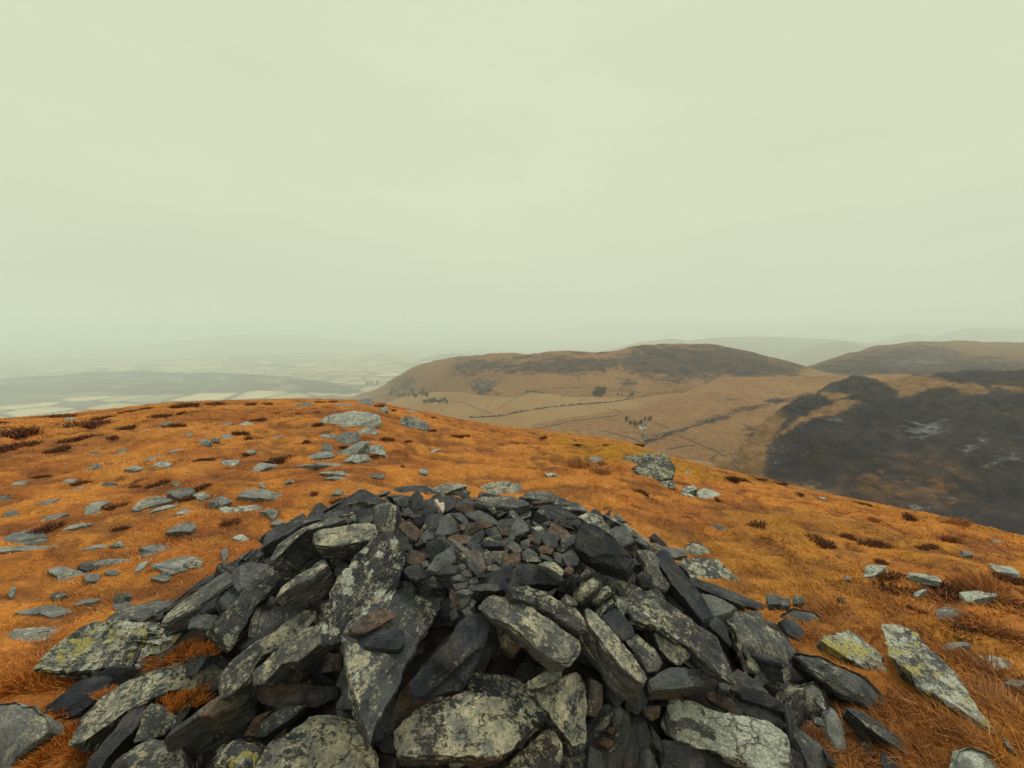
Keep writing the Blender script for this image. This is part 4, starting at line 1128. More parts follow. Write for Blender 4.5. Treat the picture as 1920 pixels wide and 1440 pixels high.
def stone_tree():
    fs = []
    allv = []
    for t in ALL_STONES:
        ob = t[0]
        me = ob.data
        co = np.empty(len(me.vertices) * 3, np.float32); me.vertices.foreach_get('co', co)
        co = co.reshape(-1, 3) @ np.array(ob.matrix_world.to_3x3()).T + np.array(ob.matrix_world.translation)
        off = len(allv)
        allv.extend(map(tuple, co)); fs.extend([tuple(i + off for i in p.vertices) for p in me.polygons])
    bvh = BVHTree.FromPolygons(allv, fs)
    return bvh
STONE_BVH = stone_tree()
# ------------------------------------------------------------------ hilltop ground mesh
def build_ground():
    ph = np.concatenate([np.linspace(-math.pi, -1.12, 60, endpoint=False), np.linspace(-1.12, 1.12, 760, endpoint=False), np.linspace(1.12, math.pi, 60, endpoint=False)])
    rr = np.concatenate([np.geomspace(.25, 32, 330), np.geomspace(34, 1500, 50)])
    PH, RR = np.meshgrid(ph, rr)
    X, Y = RR * np.sin(PH), RR * np.cos(PH)
    rho = cairn_rho(X, Y)
    ch = cairn_h(X, Y)
    Z = ground(X, Y) + np.maximum(ch - .13, 0) * .95
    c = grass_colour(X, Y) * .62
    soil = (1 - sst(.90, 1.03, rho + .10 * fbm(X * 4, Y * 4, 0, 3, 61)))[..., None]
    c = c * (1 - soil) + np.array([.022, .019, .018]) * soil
    tuft = fbm(X * 14, Y * 14, 0, 3, 77)
    c = c * (1 + .35 * tuft)[..., None]
    Z = Z + .012 * fbm(X * 9, Y * 9, 0, 2, 78) * sst(.5, 1.2, RR)
    n, m = len(ph), len(rr)
    V = np.column_stack([X.ravel(), Y.ravel(), Z.ravel()])
    V = np.vstack([V, [[0, 0, float(ground(0., 0.))]]])
    I = np.arange(n * m).reshape(m, n)
    a = I[:-1]; b = I[1:]
    q = np.stack([a, np.roll(a, -1, 1), np.roll(b, -1, 1), b], -1).reshape(-1, 4)
    cen = len(V) - 1
    col = np.vstack([c.reshape(-1, 3), c.reshape(-1, 3)[:1]])
    g = link_mesh('ground', V, q[:, ::-1].copy(), M_GROUND, cols=col)
    # close the small hole under the viewer
    bm = bmesh.new(); bm.from_mesh(g.data); bm.verts.ensure_lookup_table()
    ring = [bm.verts[i] for i in range(n)]
    for i in range(n):
        bm.faces.new((bm.verts[cen], ring[(i + 1) % n], ring[i]))
    bm.normal_update(); bm.to_mesh(g.data); bm.free()
    return struct(g)
build_ground()

# ------------------------------------------------------------------ moor grass (nobody could count it)
def build_grass(N=430000):
    r = np.random.default_rng(44)
    L = r.random(N)
    rad = 1.15 * (27.0 / 1.15) ** L
    ph = r.uniform(-1.13, 1.13, N)
    x, y = rad * np.sin(ph), rad * np.cos(ph)
    # gather into small tufts
    g = .05 + rad * .012
    x += .35 * g * np.sin(x / g * 2.2 + 3 * noise(x, y, 0, 3)); y += .35 * g * np.sin(y / g * 2.2 + 3 * noise(x, y, 9, 3))
    rho = cairn_rho(x, y) + .10 * fbm(x * 4, y * 4, 0, 3, 61)
    keep = (rho > .95) & (y > .3)
    x, y, rad = x[keep], y[keep], rad[keep]
    z = ground(x, y)
    ok = np.ones(len(x), bool)
    dn = Vector((0, 0, -1))
    for i in range(len(x)):
        h = STONE_BVH.ray_cast(Vector((x[i], y[i], z[i] + 1.2)), dn, 1.19)
        if h[0] is not None: ok[i] = False
    x, y, z, rad = x[ok], y[ok], z[ok], rad[ok]
    n = len(x)
    lush = sst(-.2, .5, fbm(x * .8, y * .8, 0, 3, 88)) 
    longr = sst(.9, 2.0, x) * (1 - sst(2.0, 3.8, y)) * sst(-.3, .3, fbm(x * 1.2, y * 1.2, 5, 3, 90))
    h = (.012 + .010 * lush + .050 * longr) * r.uniform(.5, 1.3, n) * (1 + rad * .03)
    w = np.clip(.00075 * rad, .0012, .012) * r.uniform(.7, 1.4, n)
    wd = 2.2 + .9 * fbm(x * .7, y * .7, 7, 3, 91)          # the way the wind has combed it
    ang = wd + r.normal(0, .75, n)
    lean = r.uniform(.5, 1.7, n)
    dx, dy = np.cos(ang) * lean * h, np.sin(ang) * lean * h
    b = np.column_stack([x, y, z - .006])
    tip = b + np.column_stack([dx, dy, h * r.uniform(.5, 1.0, n)])
    mid = b + np.column_stack([dx * .35, dy * .35, h * .55])
    sa = r.random(n) * 6.283
    sd = np.column_stack([np.cos(sa), np.sin(sa), np.zeros(n)]) * w[:, None]
    V = np.stack([b - sd, b + sd, mid - sd * .8, mid + sd * .8, tip], 1).reshape(-1, 3)
    i0 = np.arange(n) * 5
    F = np.concatenate([np.column_stack([i0, i0 + 1, i0 + 3]), np.column_stack([i0, i0 + 3, i0 + 2]), np.column_stack([i0 + 2, i0 + 3, i0 + 4])])
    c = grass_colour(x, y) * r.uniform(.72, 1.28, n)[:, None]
    dead = r.random(n) < .10
    c[dead] = np.array([.48, .27, .11]) * r.uniform(.6, 1.2, dead.sum())[:, None]
    lr = (longr * (r.random(n) < .55))[:, None]
    c = c * (1 - lr * .8) + np.array([.36, .155, .06]) * r.uniform(.6, 1.3, n)[:, None] * lr * .8
    me = bpy.data.meshes.new('moor_grass')
    me.vertices.add(len(V)); me.vertices.foreach_set('co', V.astype(np.float32).ravel())
    me.loops.add(F.size); me.loops.foreach_set('vertex_index', F.astype(np.int32).ravel())
    me.polygons.add(len(F)); me.polygons.foreach_set('loop_start', np.arange(0, F.size, 3, dtype=np.int32))
    me.update(calc_edges=True)
    ca = me.color_attributes.new('col', 'FLOAT_COLOR', 'POINT')
    c4 = np.ones((len(V), 4), np.float32); c4[:, :3] = np.repeat(c, 5, 0)
    ca.data.foreach_set('color', c4.ravel())
    me.materials.append(M_BLADE)
    ob = bpy.data.objects.new('moor_grass', me); COL.objects.link(ob)
    tag(struct(ob, 'stuff'), 'short dead orange moor grass covering the hilltop', 'grass')
    print('blades', n)
build_grass()

# ------------------------------------------------------------------ the country below
def line3(pts):
    p = np.array(pts, float)
    return at_depth(p[:, 0], p[:, 1], p[:, 2])
def res3(P, n):
    d = np.concatenate([[0], np.cumsum(np.linalg.norm(np.diff(P, axis=0), axis=1))])
    s = np.linspace(0, d[-1], n)
    k = max(3, n // 40)
    Q = np.column_stack([np.interp(s, d, P[:, i]) for i in range(3)])
    w = np.hanning(2 * k + 1); w /= w.sum()
    return np.column_stack([np.convolve(np.pad(Q[:, i], k, mode='reflect', reflect_type='odd'), w, 'valid') for i in range(3)])
FARV, FARF = [], []
def loft(name, rows, nu, nv, colour, amp=6.0, sc=1/260., back=500, drop=200, bulge=.0, seed=1):
    """a hill: crest line and foot line in their own distances, joined by a rounded slope, falling away behind"""
    rs = [res3(line3(p), nu) for p in rows]
    crest, foot = rs[0], rs[-1]
    dirh = crest.copy(); dirh[:, 2] = 0; dirh /= np.linalg.norm(dirh, axis=1)[:, None]
    sheets = []
    edge = np.clip(np.minimum(np.linspace(0, 9, nu), np.linspace(9, 0, nu)), 0, 1)
    edge = edge * edge * (3 - 2 * edge)
    for t in np.linspace(1, 0, 22, endpoint=False):
        q = crest + dirh * back * t; q[:, 2] -= drop * (1 - np.cos(t * math.pi / 2))
        sheets.append(q)
    for t in np.linspace(0, 1.12, nv):
        q = crest * (1 - t) + foot * t
        q[:, 2] += bulge * np.sin(np.clip(t, 0, 1) * math.pi) * edge
        if t > 1: q[:, 2] -= (t - 1) * 300
        sheets.append(q)
    V = np.array(sheets)
    m, n = V.shape[:2]
    f = fbm(V[..., 0] * sc, V[..., 1] * sc, 0, 6, seed, .52)
    f2 = np.abs(fbm(V[..., 0] * sc * 2.2, V[..., 1] * sc * 1.4, 3, 5, seed + 3))
    V[..., 2] += amp * (f - .9 * f2 + .2) * (.25 + .75 * edge)
    u, v = project(V.reshape(-1, 3))
    c = colour(V.reshape(-1, 3), u, v)
    c, he, cg = c if isinstance(c, tuple) else (c, None, None)
    I = np.arange(m * n).reshape(m, n)
    q = np.stack([I[:-1, :-1], I[1:, :-1], I[1:, 1:], I[:-1, 1:]], -1).reshape(-1, 4)
    FARF.append(q + sum(len(x) for x in FARV)); FARV.append(V.reshape(-1, 3))
    ob = link_mesh(name, V.reshape(-1, 3), q, M_HILL, cols=c)
    for k_, a_ in (('heath', he), ('crag', cg)):
        at_ = ob.data.attributes.new(k_, 'FLOAT', 'POINT')
        at_.data.foreach_set('value', (np.full(len(c), -9.) if a_ is None else np.clip(a_, -9, 4)).astype(np.float32))
    return struct(ob)
def sdist(u, v, pl):
    """signed distance (photo px, inside positive) to an outline"""
    q = np.array([[float(z) for z in p.split(',')] for p in pl.split()])
    d = np.full(u.shape, 1e9); ins = np.zeros(u.shape, bool)
    for a, b in zip(q, np.roll(q, -1, 0)):
        e = b - a
        t = np.clip(((u - a[0]) * e[0] + (v - a[1]) * e[1]) / (e @ e), 0, 1)
        d = np.minimum(d, np.hypot(u - a[0] - e[0] * t, v - a[1] - e[1] * t))
        cr = ((a[1] > v) != (b[1] > v)) & (u < (b[0] - a[0]) * (v - a[1]) / (b[1] - a[1] + 1e-12) + a[0])
        ins ^= cr
    return np.where(ins, d, -d)
def ldist(u, v, pl):
    q = np.array([[float(z) for z in p.split(',')] for p in pl.split()])
    d = np.full(u.shape, 1e9)
    for a, b in zip(q[:-1], q[1:]):
        e = b - a
        t = np.clip(((u - a[0]) * e[0] + (v - a[1]) * e[1]) / (e @ e), 0, 1)
        d = np.minimum(d, np.hypot(u - a[0] - e[0] * t, v - a[1] - e[1] * t))
    return d
def soft(u, v, pls, k=8.):
    f = np.full(len(u), -9.)
    for pl in pls: f = np.maximum(f, sdist(u, v, pl) / k)
    return np.clip(f, -9, 1.6)
HEA = np.array([.022, .019, .022]); TAN = np.array([.205, .116, .054]); RUS = np.array([.12, .050, .020]); CRAG = np.array([.12, .135, .14]); PALE = np.array([.36, .23, .10])
WOOD = np.array([.045, .040, .040])
def lay(c, f, k): return c * (1 - f[:, None]) + k * f[:, None]
def patchy(P, u, v, pls, soft=9., nz_=14., sc=1/60., seed=3, oct=7):
    n = fbm(P[:, 0] * sc, P[:, 1] * sc * .55, P[:, 2] * sc * 1.5, oct, seed, .68) * 1.9
    f = np.zeros(len(u))
    for pl in pls:
        f = np.maximum(f, sst(-soft * .25, soft * .25, sdist(u, v, pl) + nz_ * n - 1))
    return f
def col_hill_mid(P, u, v):
    n = fbm(P[:, 0] / 150, P[:, 1] / 150, 0, 5, 41)
    c = np.tile(TAN, (len(u), 1)) * (1 + .22 * n)[:, None]
    c = lay(c, sst(.0, .5, fbm(P[:, 0] / 300, P[:, 1] / 300, 2, 4, 42)) * .55, np.array([.17, .085, .045]))
    h = soft(u, v, ['835,690 870,676 930,668 1040,663 1140,664 1160,668 1190,655 1215,650 1310,652 1370,651 1440,668 1510,690 1490,704 1400,710 1330,706 1260,708 1180,692 1100,705 1010,703 940,697 880,704 845,704',
                         '735,712 765,705 785,712 770,728 735,730', '880,720 905,708 930,712 935,738 900,742', '1166,718 1185,722 1182,728 1168,725'], 9)
    h = h - .45 + 1.2 * fbm(P[:, 0] / 70, P[:, 2] / 6, 1.0, 4, 44) + .8 * sst(1140, 1200, u)
    ln = np.minimum(ldist(u, v, '1108,661 1122,677 1141,697'), ldist(u, v, '1140,664 1158,677 1165,690') + .5)
    h = np.where(ln < 1.2, h - 1.2, h)
    c = lay(c, (1 - sst(.6, 1.8, ln)) * .25, PALE)
    return c, h, soft(u, v, ['892,724 905,712 922,716 922,730 903,736'], 6) - 1.0
def col_spur(P, u, v):
    n = fbm(P[:, 0] / 90, P[:, 1] / 90, 0, 5, 51)
    c = np.tile(TAN * 1.05, (len(u), 1)) * (1 + .2 * n)[:, None]
    c = lay(c, sst(.0, .45, fbm(P[:, 0] / 220, P[:, 1] / 220, 2, 4, 52)) * .6, np.array([.18, .095, .05]))
    h = 1.0 - ldist(u, v, '1210,828 1275,806 1330,790 1385,770 1440,757 1500,745 1560,735') / 4.0
    h = np.maximum(h, soft(u, v, ['1340,745 1370,738 1395,748 1370,760 1340,765'], 12) - 1.4)
    h = np.maximum(h, soft(u, v, ['1385,800 1440,775 1470,790 1430,830 1400,830'], 14) - 1.5)
    return c, h, None
def col_dark(P, u, v):
    n = fbm(P[:, 0] / 45, P[:, 1] / 45, P[:, 2] / 45, 5, 55)
    c = np.tile(TAN * .85, (len(u), 1)) * (1 + .3 * n)[:, None]
    rus = soft(u, v, ['1570,910 1640,875 1690,850 1720,860 1790,885 1830,915 1760,950 1640,945 1580,930'], 20) + .9 * fbm(P[:, 0] / 40, P[:, 1] / 40, P[:, 2] / 40, 6, 59, .65) * 1.6
    c = np.tile(np.array([.050, .033, .026]), (len(u), 1)) * (1 + .3 * n)[:, None]
    c = lay(c, sst(-1.2, .8, rus) * .9, RUS * .75)
    c = lay(c, sst(-.3, .9, soft(u, v, ['1440,905 1520,885 1570,905 1600,950 1500,940'], 16)) * .6, np.array([.20, .15, .11]))
    tan = np.maximum(soft(u, v, ['1200,740 1450,765 1478,785 1440,835 1430,880 1445,905 1500,905 1580,930 1600,960 1200,1000'], 12),
          soft(u, v, ['1495,785 1540,766 1585,750 1612,753 1580,766 1560,775 1520,782 1490,802 1470,815 1455,812', '1650,714 1690,704 1760,712 1790,718 1740,725 1705,742 1682,745 1690,730',
                                '1780,722 1830,720 1850,735 1815,735', '1860,724 1960,720 1960,732 1900,732', '1540,735 1590,742 1570,748 1545,742'], 6) + .1)
    tan = np.maximum(tan, np.minimum(rus * .5 - .55, -.05))
    c = lay(c, sst(-1.3, -.2, tan - np.where(rus > 0, .8, 0)), TAN * .95)
    h = 1.0 - 1.9 * np.clip(tan + .55, 0, 2) - .5 * sst(.2, .5, fbm(P[:, 0] / 34, P[:, 1] / 34, P[:, 2] / 60, 5, 58))
    cr = soft(u, v, ['1675,800 1750,782 1790,768 1785,795 1740,822 1680,825', '1450,862 1500,848 1545,832 1540,842 1500,862 1460,870', '1590,850 1620,828 1628,832 1600,858', '1560,778 1575,782 1570,795',
                                '1790,842 1850,815 1860,825 1810,855', '1730,945 1790,925 1800,935 1750,952 1700,960', '1878,775 1892,770 1890,790', '1840,870 1900,850 1905,862 1850,885'], 11) - .75
    return c, h, np.maximum(cr, -1.9)
def col_far(P, u, v):
    n = fbm(P[:, 0] / 240, P[:, 1] / 240, P[:, 2] / 60, 5, 65)
    c = np.tile(TAN * .9, (len(u), 1)) * (1 + .2 * n)[:, None]
    return c, 1.6 * n - .2, None
def col_hillF(P, u, v):
    n = fbm(P[:, 0] / 120, P[:, 1] / 120, P[:, 2] / 30, 5, 66)
    c = np.tile(TAN * .8, (len(u), 1)) * (1 + .2 * n)[:, None]
    h = soft(u, v, ['1510,692 1560,680 1620,668 1700,655 1770,660 1800,675 1960,688 1960,705 1500,706'], 10) + .75 + .9 * n
    return c, h, soft(u, v, ['1640,680 1720,660 1790,672 1780,690 1680,695'], 10) - 1.3
def col_wood(P, u, v):
    n = fbm(P[:, 0] / 120, P[:, 1] / 120, 0, 5, 69)
    c = np.tile(WOOD, (len(u), 1)) * (1 + .5 * n)[:, None]
    return lay(c, sst(.18, .35, fbm(P[:, 0] / 500, P[:, 1] / 260, 0, 4, 70)) * .6, np.array([.22, .20, .12]))
def col_lefthill(P, u, v):
    return np.tile(np.array([.26, .27, .20]), (len(u), 1))
loft('hill', [[(540,753,4300),(620,751,4000),(660,747,3750),(690,738,3500),(723,721,3200),(740,709,3050),(773,689,2750),(807,681,2480),(853,674,2230),(893,666,2060),(940,661,1930),(1000,662,1850),(1040,658,1800),(1090,660,1780),(1140,662,1750),(1160,664,1750),(1187,652,1760),(1213,645,1780),(1257,648,1780),(1310,648,1770),(1340,646,1760),(1363,647,1750),(1390,653,1720),(1413,659,1700),(1447,667,1700),(1487,677,1650),(1513,687,1600),(1560,705,1500)],
              [(540,776,3300),(620,776,2950),(690,773,2500),(760,776,2020),(800,778,1750),(850,772,1500),(900,765,1320),(1000,755,1210),(1100,745,1190),(1200,738,1210),(1300,725,1300),(1400,715,1350),(1520,705,1400),(1600,703,1400)]],
     760, 150, col_hill_mid, 19, 1/330., 700, 260, 14, 1)
loft('hill', [[(1000,800,795),(1100,785,870),(1180,770,960),(1230,752,1000),(1280,737,1030),(1330,718,1070),(1343,711,1080),(1400,708,1060),(1500,706,1020),(1600,705,1000),(1800,703,950)],
              [(1000,817,715),(1100,836,660),(1250,850,620),(1400,880,560),(1500,905,520),(1650,950,460)]],
     420, 110, col_spur, 7, 1/160., 260, 120, 4, 5)
loft('hill', [[(1340,868,565),(1375,852,590),(1412,836,610),(1440,782,680),(1497,746,720),(1563,726,760),(1600,713,790),(1647,709,800),(1697,703,820),(1780,700,830),(1920,699,800),(2300,690,700),(2800,680,600)],
              [(1310,885,545),(1400,900,540),(1440,930,480),(1500,960,430),(1600,1010,370),(1750,1070,320),(1920,1120,290),(2300,1200,250),(2800,1250,230)]],
     760, 260, col_dark, 34, 1/110., 300, 110, 26, 9)
loft('hill', [[(1480,698,2100),(1547,677,2250),(1580,665,2300),(1613,657,2400),(1647,647,2500),(1697,643,2600),(1780,641,2700),(1920,641,2700),(2400,640,2500),(2900,640,2400)],
              [(1480,712,1500),(1600,712,1500),(1700,706,1500),(1920,704,1400),(2400,700,1300),(2900,700,1300)]],
     420, 80, col_hillF, 24, 1/320., 900, 200, 10, 13)
loft('hill', [[(1120,662,12768),(1200,641,12768),(1260,635,13072),(1290,639,13072),(1340,633,13376),(1400,631,13680),(1480,632,13680),(1560,636,13376),(1640,645,13072),(1800,650,13072)],
              [(1100,690,9120),(1300,690,9120),(1500,690,9120),(1800,690,9120)]], 300, 40, col_far, 16, 1/500., 1500, 300, 20, 17)
loft('hill', [[(1465,674,10032),(1493,660,10032),(1533,645,10032),(1580,640,10032),(1613,647,10032),(1670,665,9728)], [(1465,692,7904),(1560,692,7600),(1670,692,7600)]], 160, 30, col_far, 9, 1/300., 900, 200, 10, 21)
loft('hill', [[(1590,658,17024),(1650,638,17024),(1705,624,17024),(1750,630,17024),(1830,656,17024)], [(1630,668,13984),(1720,668,13984),(1810,668,13984)]], 140, 30, col_far, 12, 1/500., 1200, 250, 30, 23)
loft('hill', [[(1710,652,14592),(1760,630,14592),(1800,618,14592),(1830,614,14592),(1920,617,14288),(2200,613,13680),(2800,625,13072)], [(1710,668,10944),(1920,668,10640),(2200,668,10336),(2800,668,9728)]], 220, 40, col_far, 14, 1/500., 1500, 300, 30, 25)
loft('wooded_ridge', [[(-700,738,6000),(-400,729,6450),(-100,719,6900),(0,713,7050),(120,703,7500),(200,698,7800),(280,697,7950),(350,701,7800),(400,699,7800),(520,706,7500),(600,716,7050),(650,724,6750),(700,740,6150)],
                      [(-700,758,5325),(-400,752,5550),(0,746,5775),(200,741,5925),(400,736,6225),(500,731,6450),(600,736,6225),(700,744,5925)]], 620, 60, col_wood, 22, 1/160., 700, 110, 10, 27)
loft('hill', [[(150,662,18900),(320,641,19350),(430,629,19500),(500,626,19500),(600,633,19500),(680,643,19350),(800,662,18900)], [(150,667,17100),(480,666,17100),(800,667,17100)]], 160, 30, col_lefthill, 20, 1/900., 2500, 300, 30, 31)
loft('hill', [[(790,671,13500),(830,664,13950),(870,662,13950),(905,669,13500)], [(785,676,12900),(910,676,12900)]], 60, 20, col_wood, 8, 1/300., 500, 60, 8, 33)

def valley_z(x, y):
    z1 = np.interp(x, [-2600, -1500, -550, -150, 100, 400], [-900, -700, -330, -222, -184, -182])
    f = sst(2100, 4800, y)
    return z1 * (1 - f) - 900 * f
def build_valley():
    uu = np.linspace(960 - 1500, 960 + 1500, 760)
    dd = np.concatenate([np.geomspace(180, 6000, 300), np.geomspace(6100, 46000, 180)])
    U, D = np.meshgrid((uu - 960) / FPX, dd)
    X, Y = U * D, D
    near = 1 - sst(2100, 3500, Y)
    Z = valley_z(X, Y) + (6 * near + 18 * (1 - near)) * fbm(X / 900, Y / 900, 0, 4, 81) + 3 * near * fbm(X / 120, Y / 120, 0, 4, 82)
    n = fbm(X / 420, Y / 420, 0, 5, 83)
    # patchwork of fields: cells of a jittered, wind-skewed grid, each its own colour
    def cells(cs, seed):
        xs, ys = X / cs + .35 * noise(X / cs * .6, Y / cs * .6, 0, seed), Y / (cs * 1.25) + .35 * noise(X / cs * .6, Y / cs * .6, 5, seed)
        best = np.full(X.shape, 9.); sec = best.copy(); cid = np.zeros(X.shape)
        ix, iy = np.floor(xs), np.floor(ys)
        for a in (-1, 0, 1):
            for b in (-1, 0, 1):
                px = ix + a + .15 + .7 * _h(ix + a, iy + b, ix * 0, seed + 1); py = iy + b + .15 + .7 * _h(ix + a, iy + b, ix * 0, seed + 2)
                d = np.hypot(xs - px, ys - py)
                new = d < best
                sec = np.where(new, best, np.minimum(sec, d)); best = np.where(new, d, best)
                cid = np.where(new, _h(ix + a, iy + b, ix * 0, seed + 3), cid)
        return cid, sec - best
    cid, edge = cells(210., 90)
    cid2, edge2 = cells(560., 95)
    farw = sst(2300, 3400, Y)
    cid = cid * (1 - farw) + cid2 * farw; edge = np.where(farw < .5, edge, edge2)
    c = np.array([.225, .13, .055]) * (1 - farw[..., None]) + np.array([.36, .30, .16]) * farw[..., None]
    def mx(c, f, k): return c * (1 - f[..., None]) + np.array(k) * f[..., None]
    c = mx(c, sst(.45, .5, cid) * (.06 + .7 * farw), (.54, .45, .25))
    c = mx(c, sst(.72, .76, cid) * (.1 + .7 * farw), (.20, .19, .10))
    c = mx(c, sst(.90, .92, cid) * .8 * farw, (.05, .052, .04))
    c = mx(c, sst(.15, .45, n) * .5, (.20, .12, .055))
    hw = .085 + .03 * fbm(X / 200, Y / 200, 0, 3, 97)
    c = mx(c, (1 - sst(hw, hw * 2.2, edge)) * .95 * farw, (.02, .022, .02))
    w = sst(.22, .34, fbm(X / 1300, Y / 700, 3, 5, 98)) * sst(3500, 5500, Y)
    c = mx(c, w * .85, (.055, .055, .045))
    V = np.column_stack([X.ravel(), Y.ravel(), Z.ravel()])
    I = np.arange(X.size).reshape(X.shape)
    q = np.stack([I[:-1, :-1], I[:-1, 1:], I[1:, 1:], I[1:, :-1]], -1).reshape(-1, 4)
    FARF.append(q + sum(len(x) for x in FARV)); FARV.append(V)
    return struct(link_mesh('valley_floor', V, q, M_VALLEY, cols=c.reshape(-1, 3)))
build_valley()
# a lake far out on the plain
lk = []
for a in np.linspace(0, 6.283, 48, endpoint=False):
    rr_ = 1 + .25 * noise(math.cos(a) * 2, math.sin(a) * 2, 0, 7)
    u, v = 842 + 52 * math.cos(a) * rr_, 671 + 3.4 * math.sin(a) * rr_
    d = ray(u, v); t = (H + 868.) / -d[2]
    lk.append(CAM + d * t)
struct(link_mesh('lake', np.array(lk), [tuple(range(48))], M_WATER))

FAR_BVH = BVHTree.FromPolygons([tuple(p) for p in np.vstack(FARV)], [tuple(f) for f in np.vstack(FARF).tolist()])
def far_hit(u, v):
    d = Vector(ray(float(u), float(v))).normalized()
    h = FAR_BVH.ray_cast(Vector(CAM) + d * 150, d, 40000)
    return h[0]
def far_down(x, y):
    h = FAR_BVH.ray_cast(Vector((x, y, 400)), Vector((0, 0, -1)), 3000)
    return h[0].z if h[0] is not None else None
def drape(name, pts, width, height, mat, label, cat, group, seed=0, bushy=False):
    q = np.array([[float(z) for z in p.split(',')] for p in pts.split()])
    W = []
    for a, b in zip(q[:-1], q[1:]):
        A3, B3 = far_hit(*a), far_hit(*b)
        if A3 is None or B3 is None: continue
        k = max(2, int((B3 - A3).length / (6 if bushy else 8)))
        for i in range(k):
            p = A3.lerp(B3, i / k)
            z = far_down(p.x, p.y)
            if z is not None: W.append((p.x, p.y, z))
    if len(W) < 3: return
    W = np.array(W); r = np.random.default_rng(seed + len(W))
    d = np.gradient(W[:, :2], axis=0); d /= np.maximum(np.linalg.norm(d, axis=1), 1e-6)[:, None]
    nrm = np.column_stack([-d[:, 1], d[:, 0]])
    n = len(W)
    hh = height * (1 + (.45 if bushy else .12) * r.normal(0, 1, n)).clip(.25, 1.9)
    ww = width * (1 + (.35 if bushy else .1) * r.normal(0, 1, n)).clip(.4, 1.8)
    prof = [(-.5, -.5), (-.5, .55), (-.3, 1.0), (.3, 1.0), (.5, .55), (.5, -.5)]
    V = []
    for i in range(n):
        for s, z in prof:
            V.append((W[i, 0] + nrm[i, 0] * s * ww[i], W[i, 1] + nrm[i, 1] * s * ww[i], W[i, 2] + z * hh[i]))
    F = []
    for i in range(n - 1):
        for j in range(5):
            a = i * 6 + j
            F.append((a, a + 6, a + 7, a + 1))
    F.append(tuple(range(6))); F.append(tuple(range((n - 1) * 6 + 5, (n - 1) * 6 - 1, -1)))
    o = link_mesh(name, V, F, mat, smooth=False)
    tag(o, label, cat, group); o['kind'] = 'thing'
WALLS = """1130,808 1160,815 1190,824 1212,834|field wall running below the white farmhouse to the skyline bush
1227,792 1244,799 1262,807|short field wall on the slope right of the white farmhouse
1275,818 1312,834 1350,850 1378,862 1398,872|long straight field wall between two tan fields near the skyline stones
1330,861 1350,850|short cross wall closing the tan field above the heather bush
1372,868 1384,878 1398,890|field wall dropping behind the hilltop at the dark hill's foot
1140,765 1158,771 1173,778|field wall leading down to the trees of the white farmhouse
1003,805 1030,799 1057,793 1110,785 1168,777|long field wall across the valley floor, left of the white farmhouse
933,767 953,755 973,743 990,734|field wall climbing the foot of the long mid-valley hill
990,735 1030,730 1067,727 1107,727 1160,732 1207,738|head wall along the top of the fields under the long hill
1053,747 1062,739 1070,730|short wall between two fields under the long hill
912,764 920,755 927,747|short wall beside the smaller left-hand field under the long hill
853,753 890,764 923,776|wall slanting down to the stream from the left-hand farm
1085,752 1100,748 1103,730|wall round the field beside the triangular plantation
1255,842 1290,836 1312,834|low field wall just beyond the hilltop, left of the heather bush"""
for k, ln in enumerate(WALLS.splitlines()):
    pts, lb = ln.split('|')
    drape('field_wall', pts, 1.5, 1.5, M_WALLM, lb, 'field wall', 'dry stone walls in the valley', k)
HEDG = """880,783 910,782 940,780 973,773 1023,765 1073,760 1140,755 1213,741|line of trees and bushes along the valley stream
1215,826 1245,816 1275,806 1310,796 1350,781|bushy gully line climbing right from the white farmhouse
700,722 730,716 765,705|hedge line on the left foot of the long mid-valley hill
1206,814 1209,822 1212,830|short tree-lined lane below the white farmhouse
690,748 720,742 760,738|hedge crossing the pale fields left of the left-hand farm
985,735 1005,733 1022,738|scrubby hedge at the corner of the fields under the long hill"""
for k, ln in enumerate(HEDG.splitlines()):
    pts, lb = ln.split('|')
    drape('hedge', pts, 5.0, 2.8, M_HEDGE, lb, 'hedge', 'hedges in the valley', k + 50, True)

# trees of the valley: trunk and a crown of leaf clumps
def tree_meshes(k):
    r = np.random.default_rng(700 + k)
    con = k % 3 == 0
    n = 150
    zf = r.random(n) ** .8
    rad = (1 - zf * .8) * .46 if con else np.sqrt(np.clip(1 - (zf * 2 - 1)**2, 0, 1)) * .56
    a = r.random(n) * 6.283; rr_ = rad * np.sqrt(r.random(n)) * r.uniform(.75, 1.15, n)
    P = np.column_stack([np.cos(a) * rr_, np.sin(a) * rr_, .16 + zf * .84])
    V, F = [], []
    for p in P:
        e1 = unit(r.normal(0, 1, 3)); e2 = unit(np.cross(e1, r.normal(0, 1, 3))); s = r.uniform(.07, .13)
        b = len(V)
        V += [p + e1 * s, p + e2 * s, p - e1 * s, p - e2 * s]; F.append((b, b + 1, b + 2, b + 3))
    cr = link_mesh('crown', V, F, M_HEDGE, smooth=False); COL.objects.unlink(cr)
    V, F = [], []
    for i, (z, w_) in enumerate(((-.05, .035), (.3, .024), (.7, .01))):
        for j in range(6): V.append((w_ * math.cos(j * 1.047) + .02 * i * (k % 2), w_ * math.sin(j * 1.047), z))
    for i in range(2):
        for j in range(6): F.append((i * 6 + j, i * 6 + (j + 1) % 6, i * 6 + 6 + (j + 1) % 6, i * 6 + 6 + j))
    tr = link_mesh('trunk', V, F, M_TRUNK); COL.objects.unlink(tr)
    return tr, cr
TREES = [tree_meshes(k) for k in range(5)]
rt = np.random.default_rng(31)
TREE_LIST = []
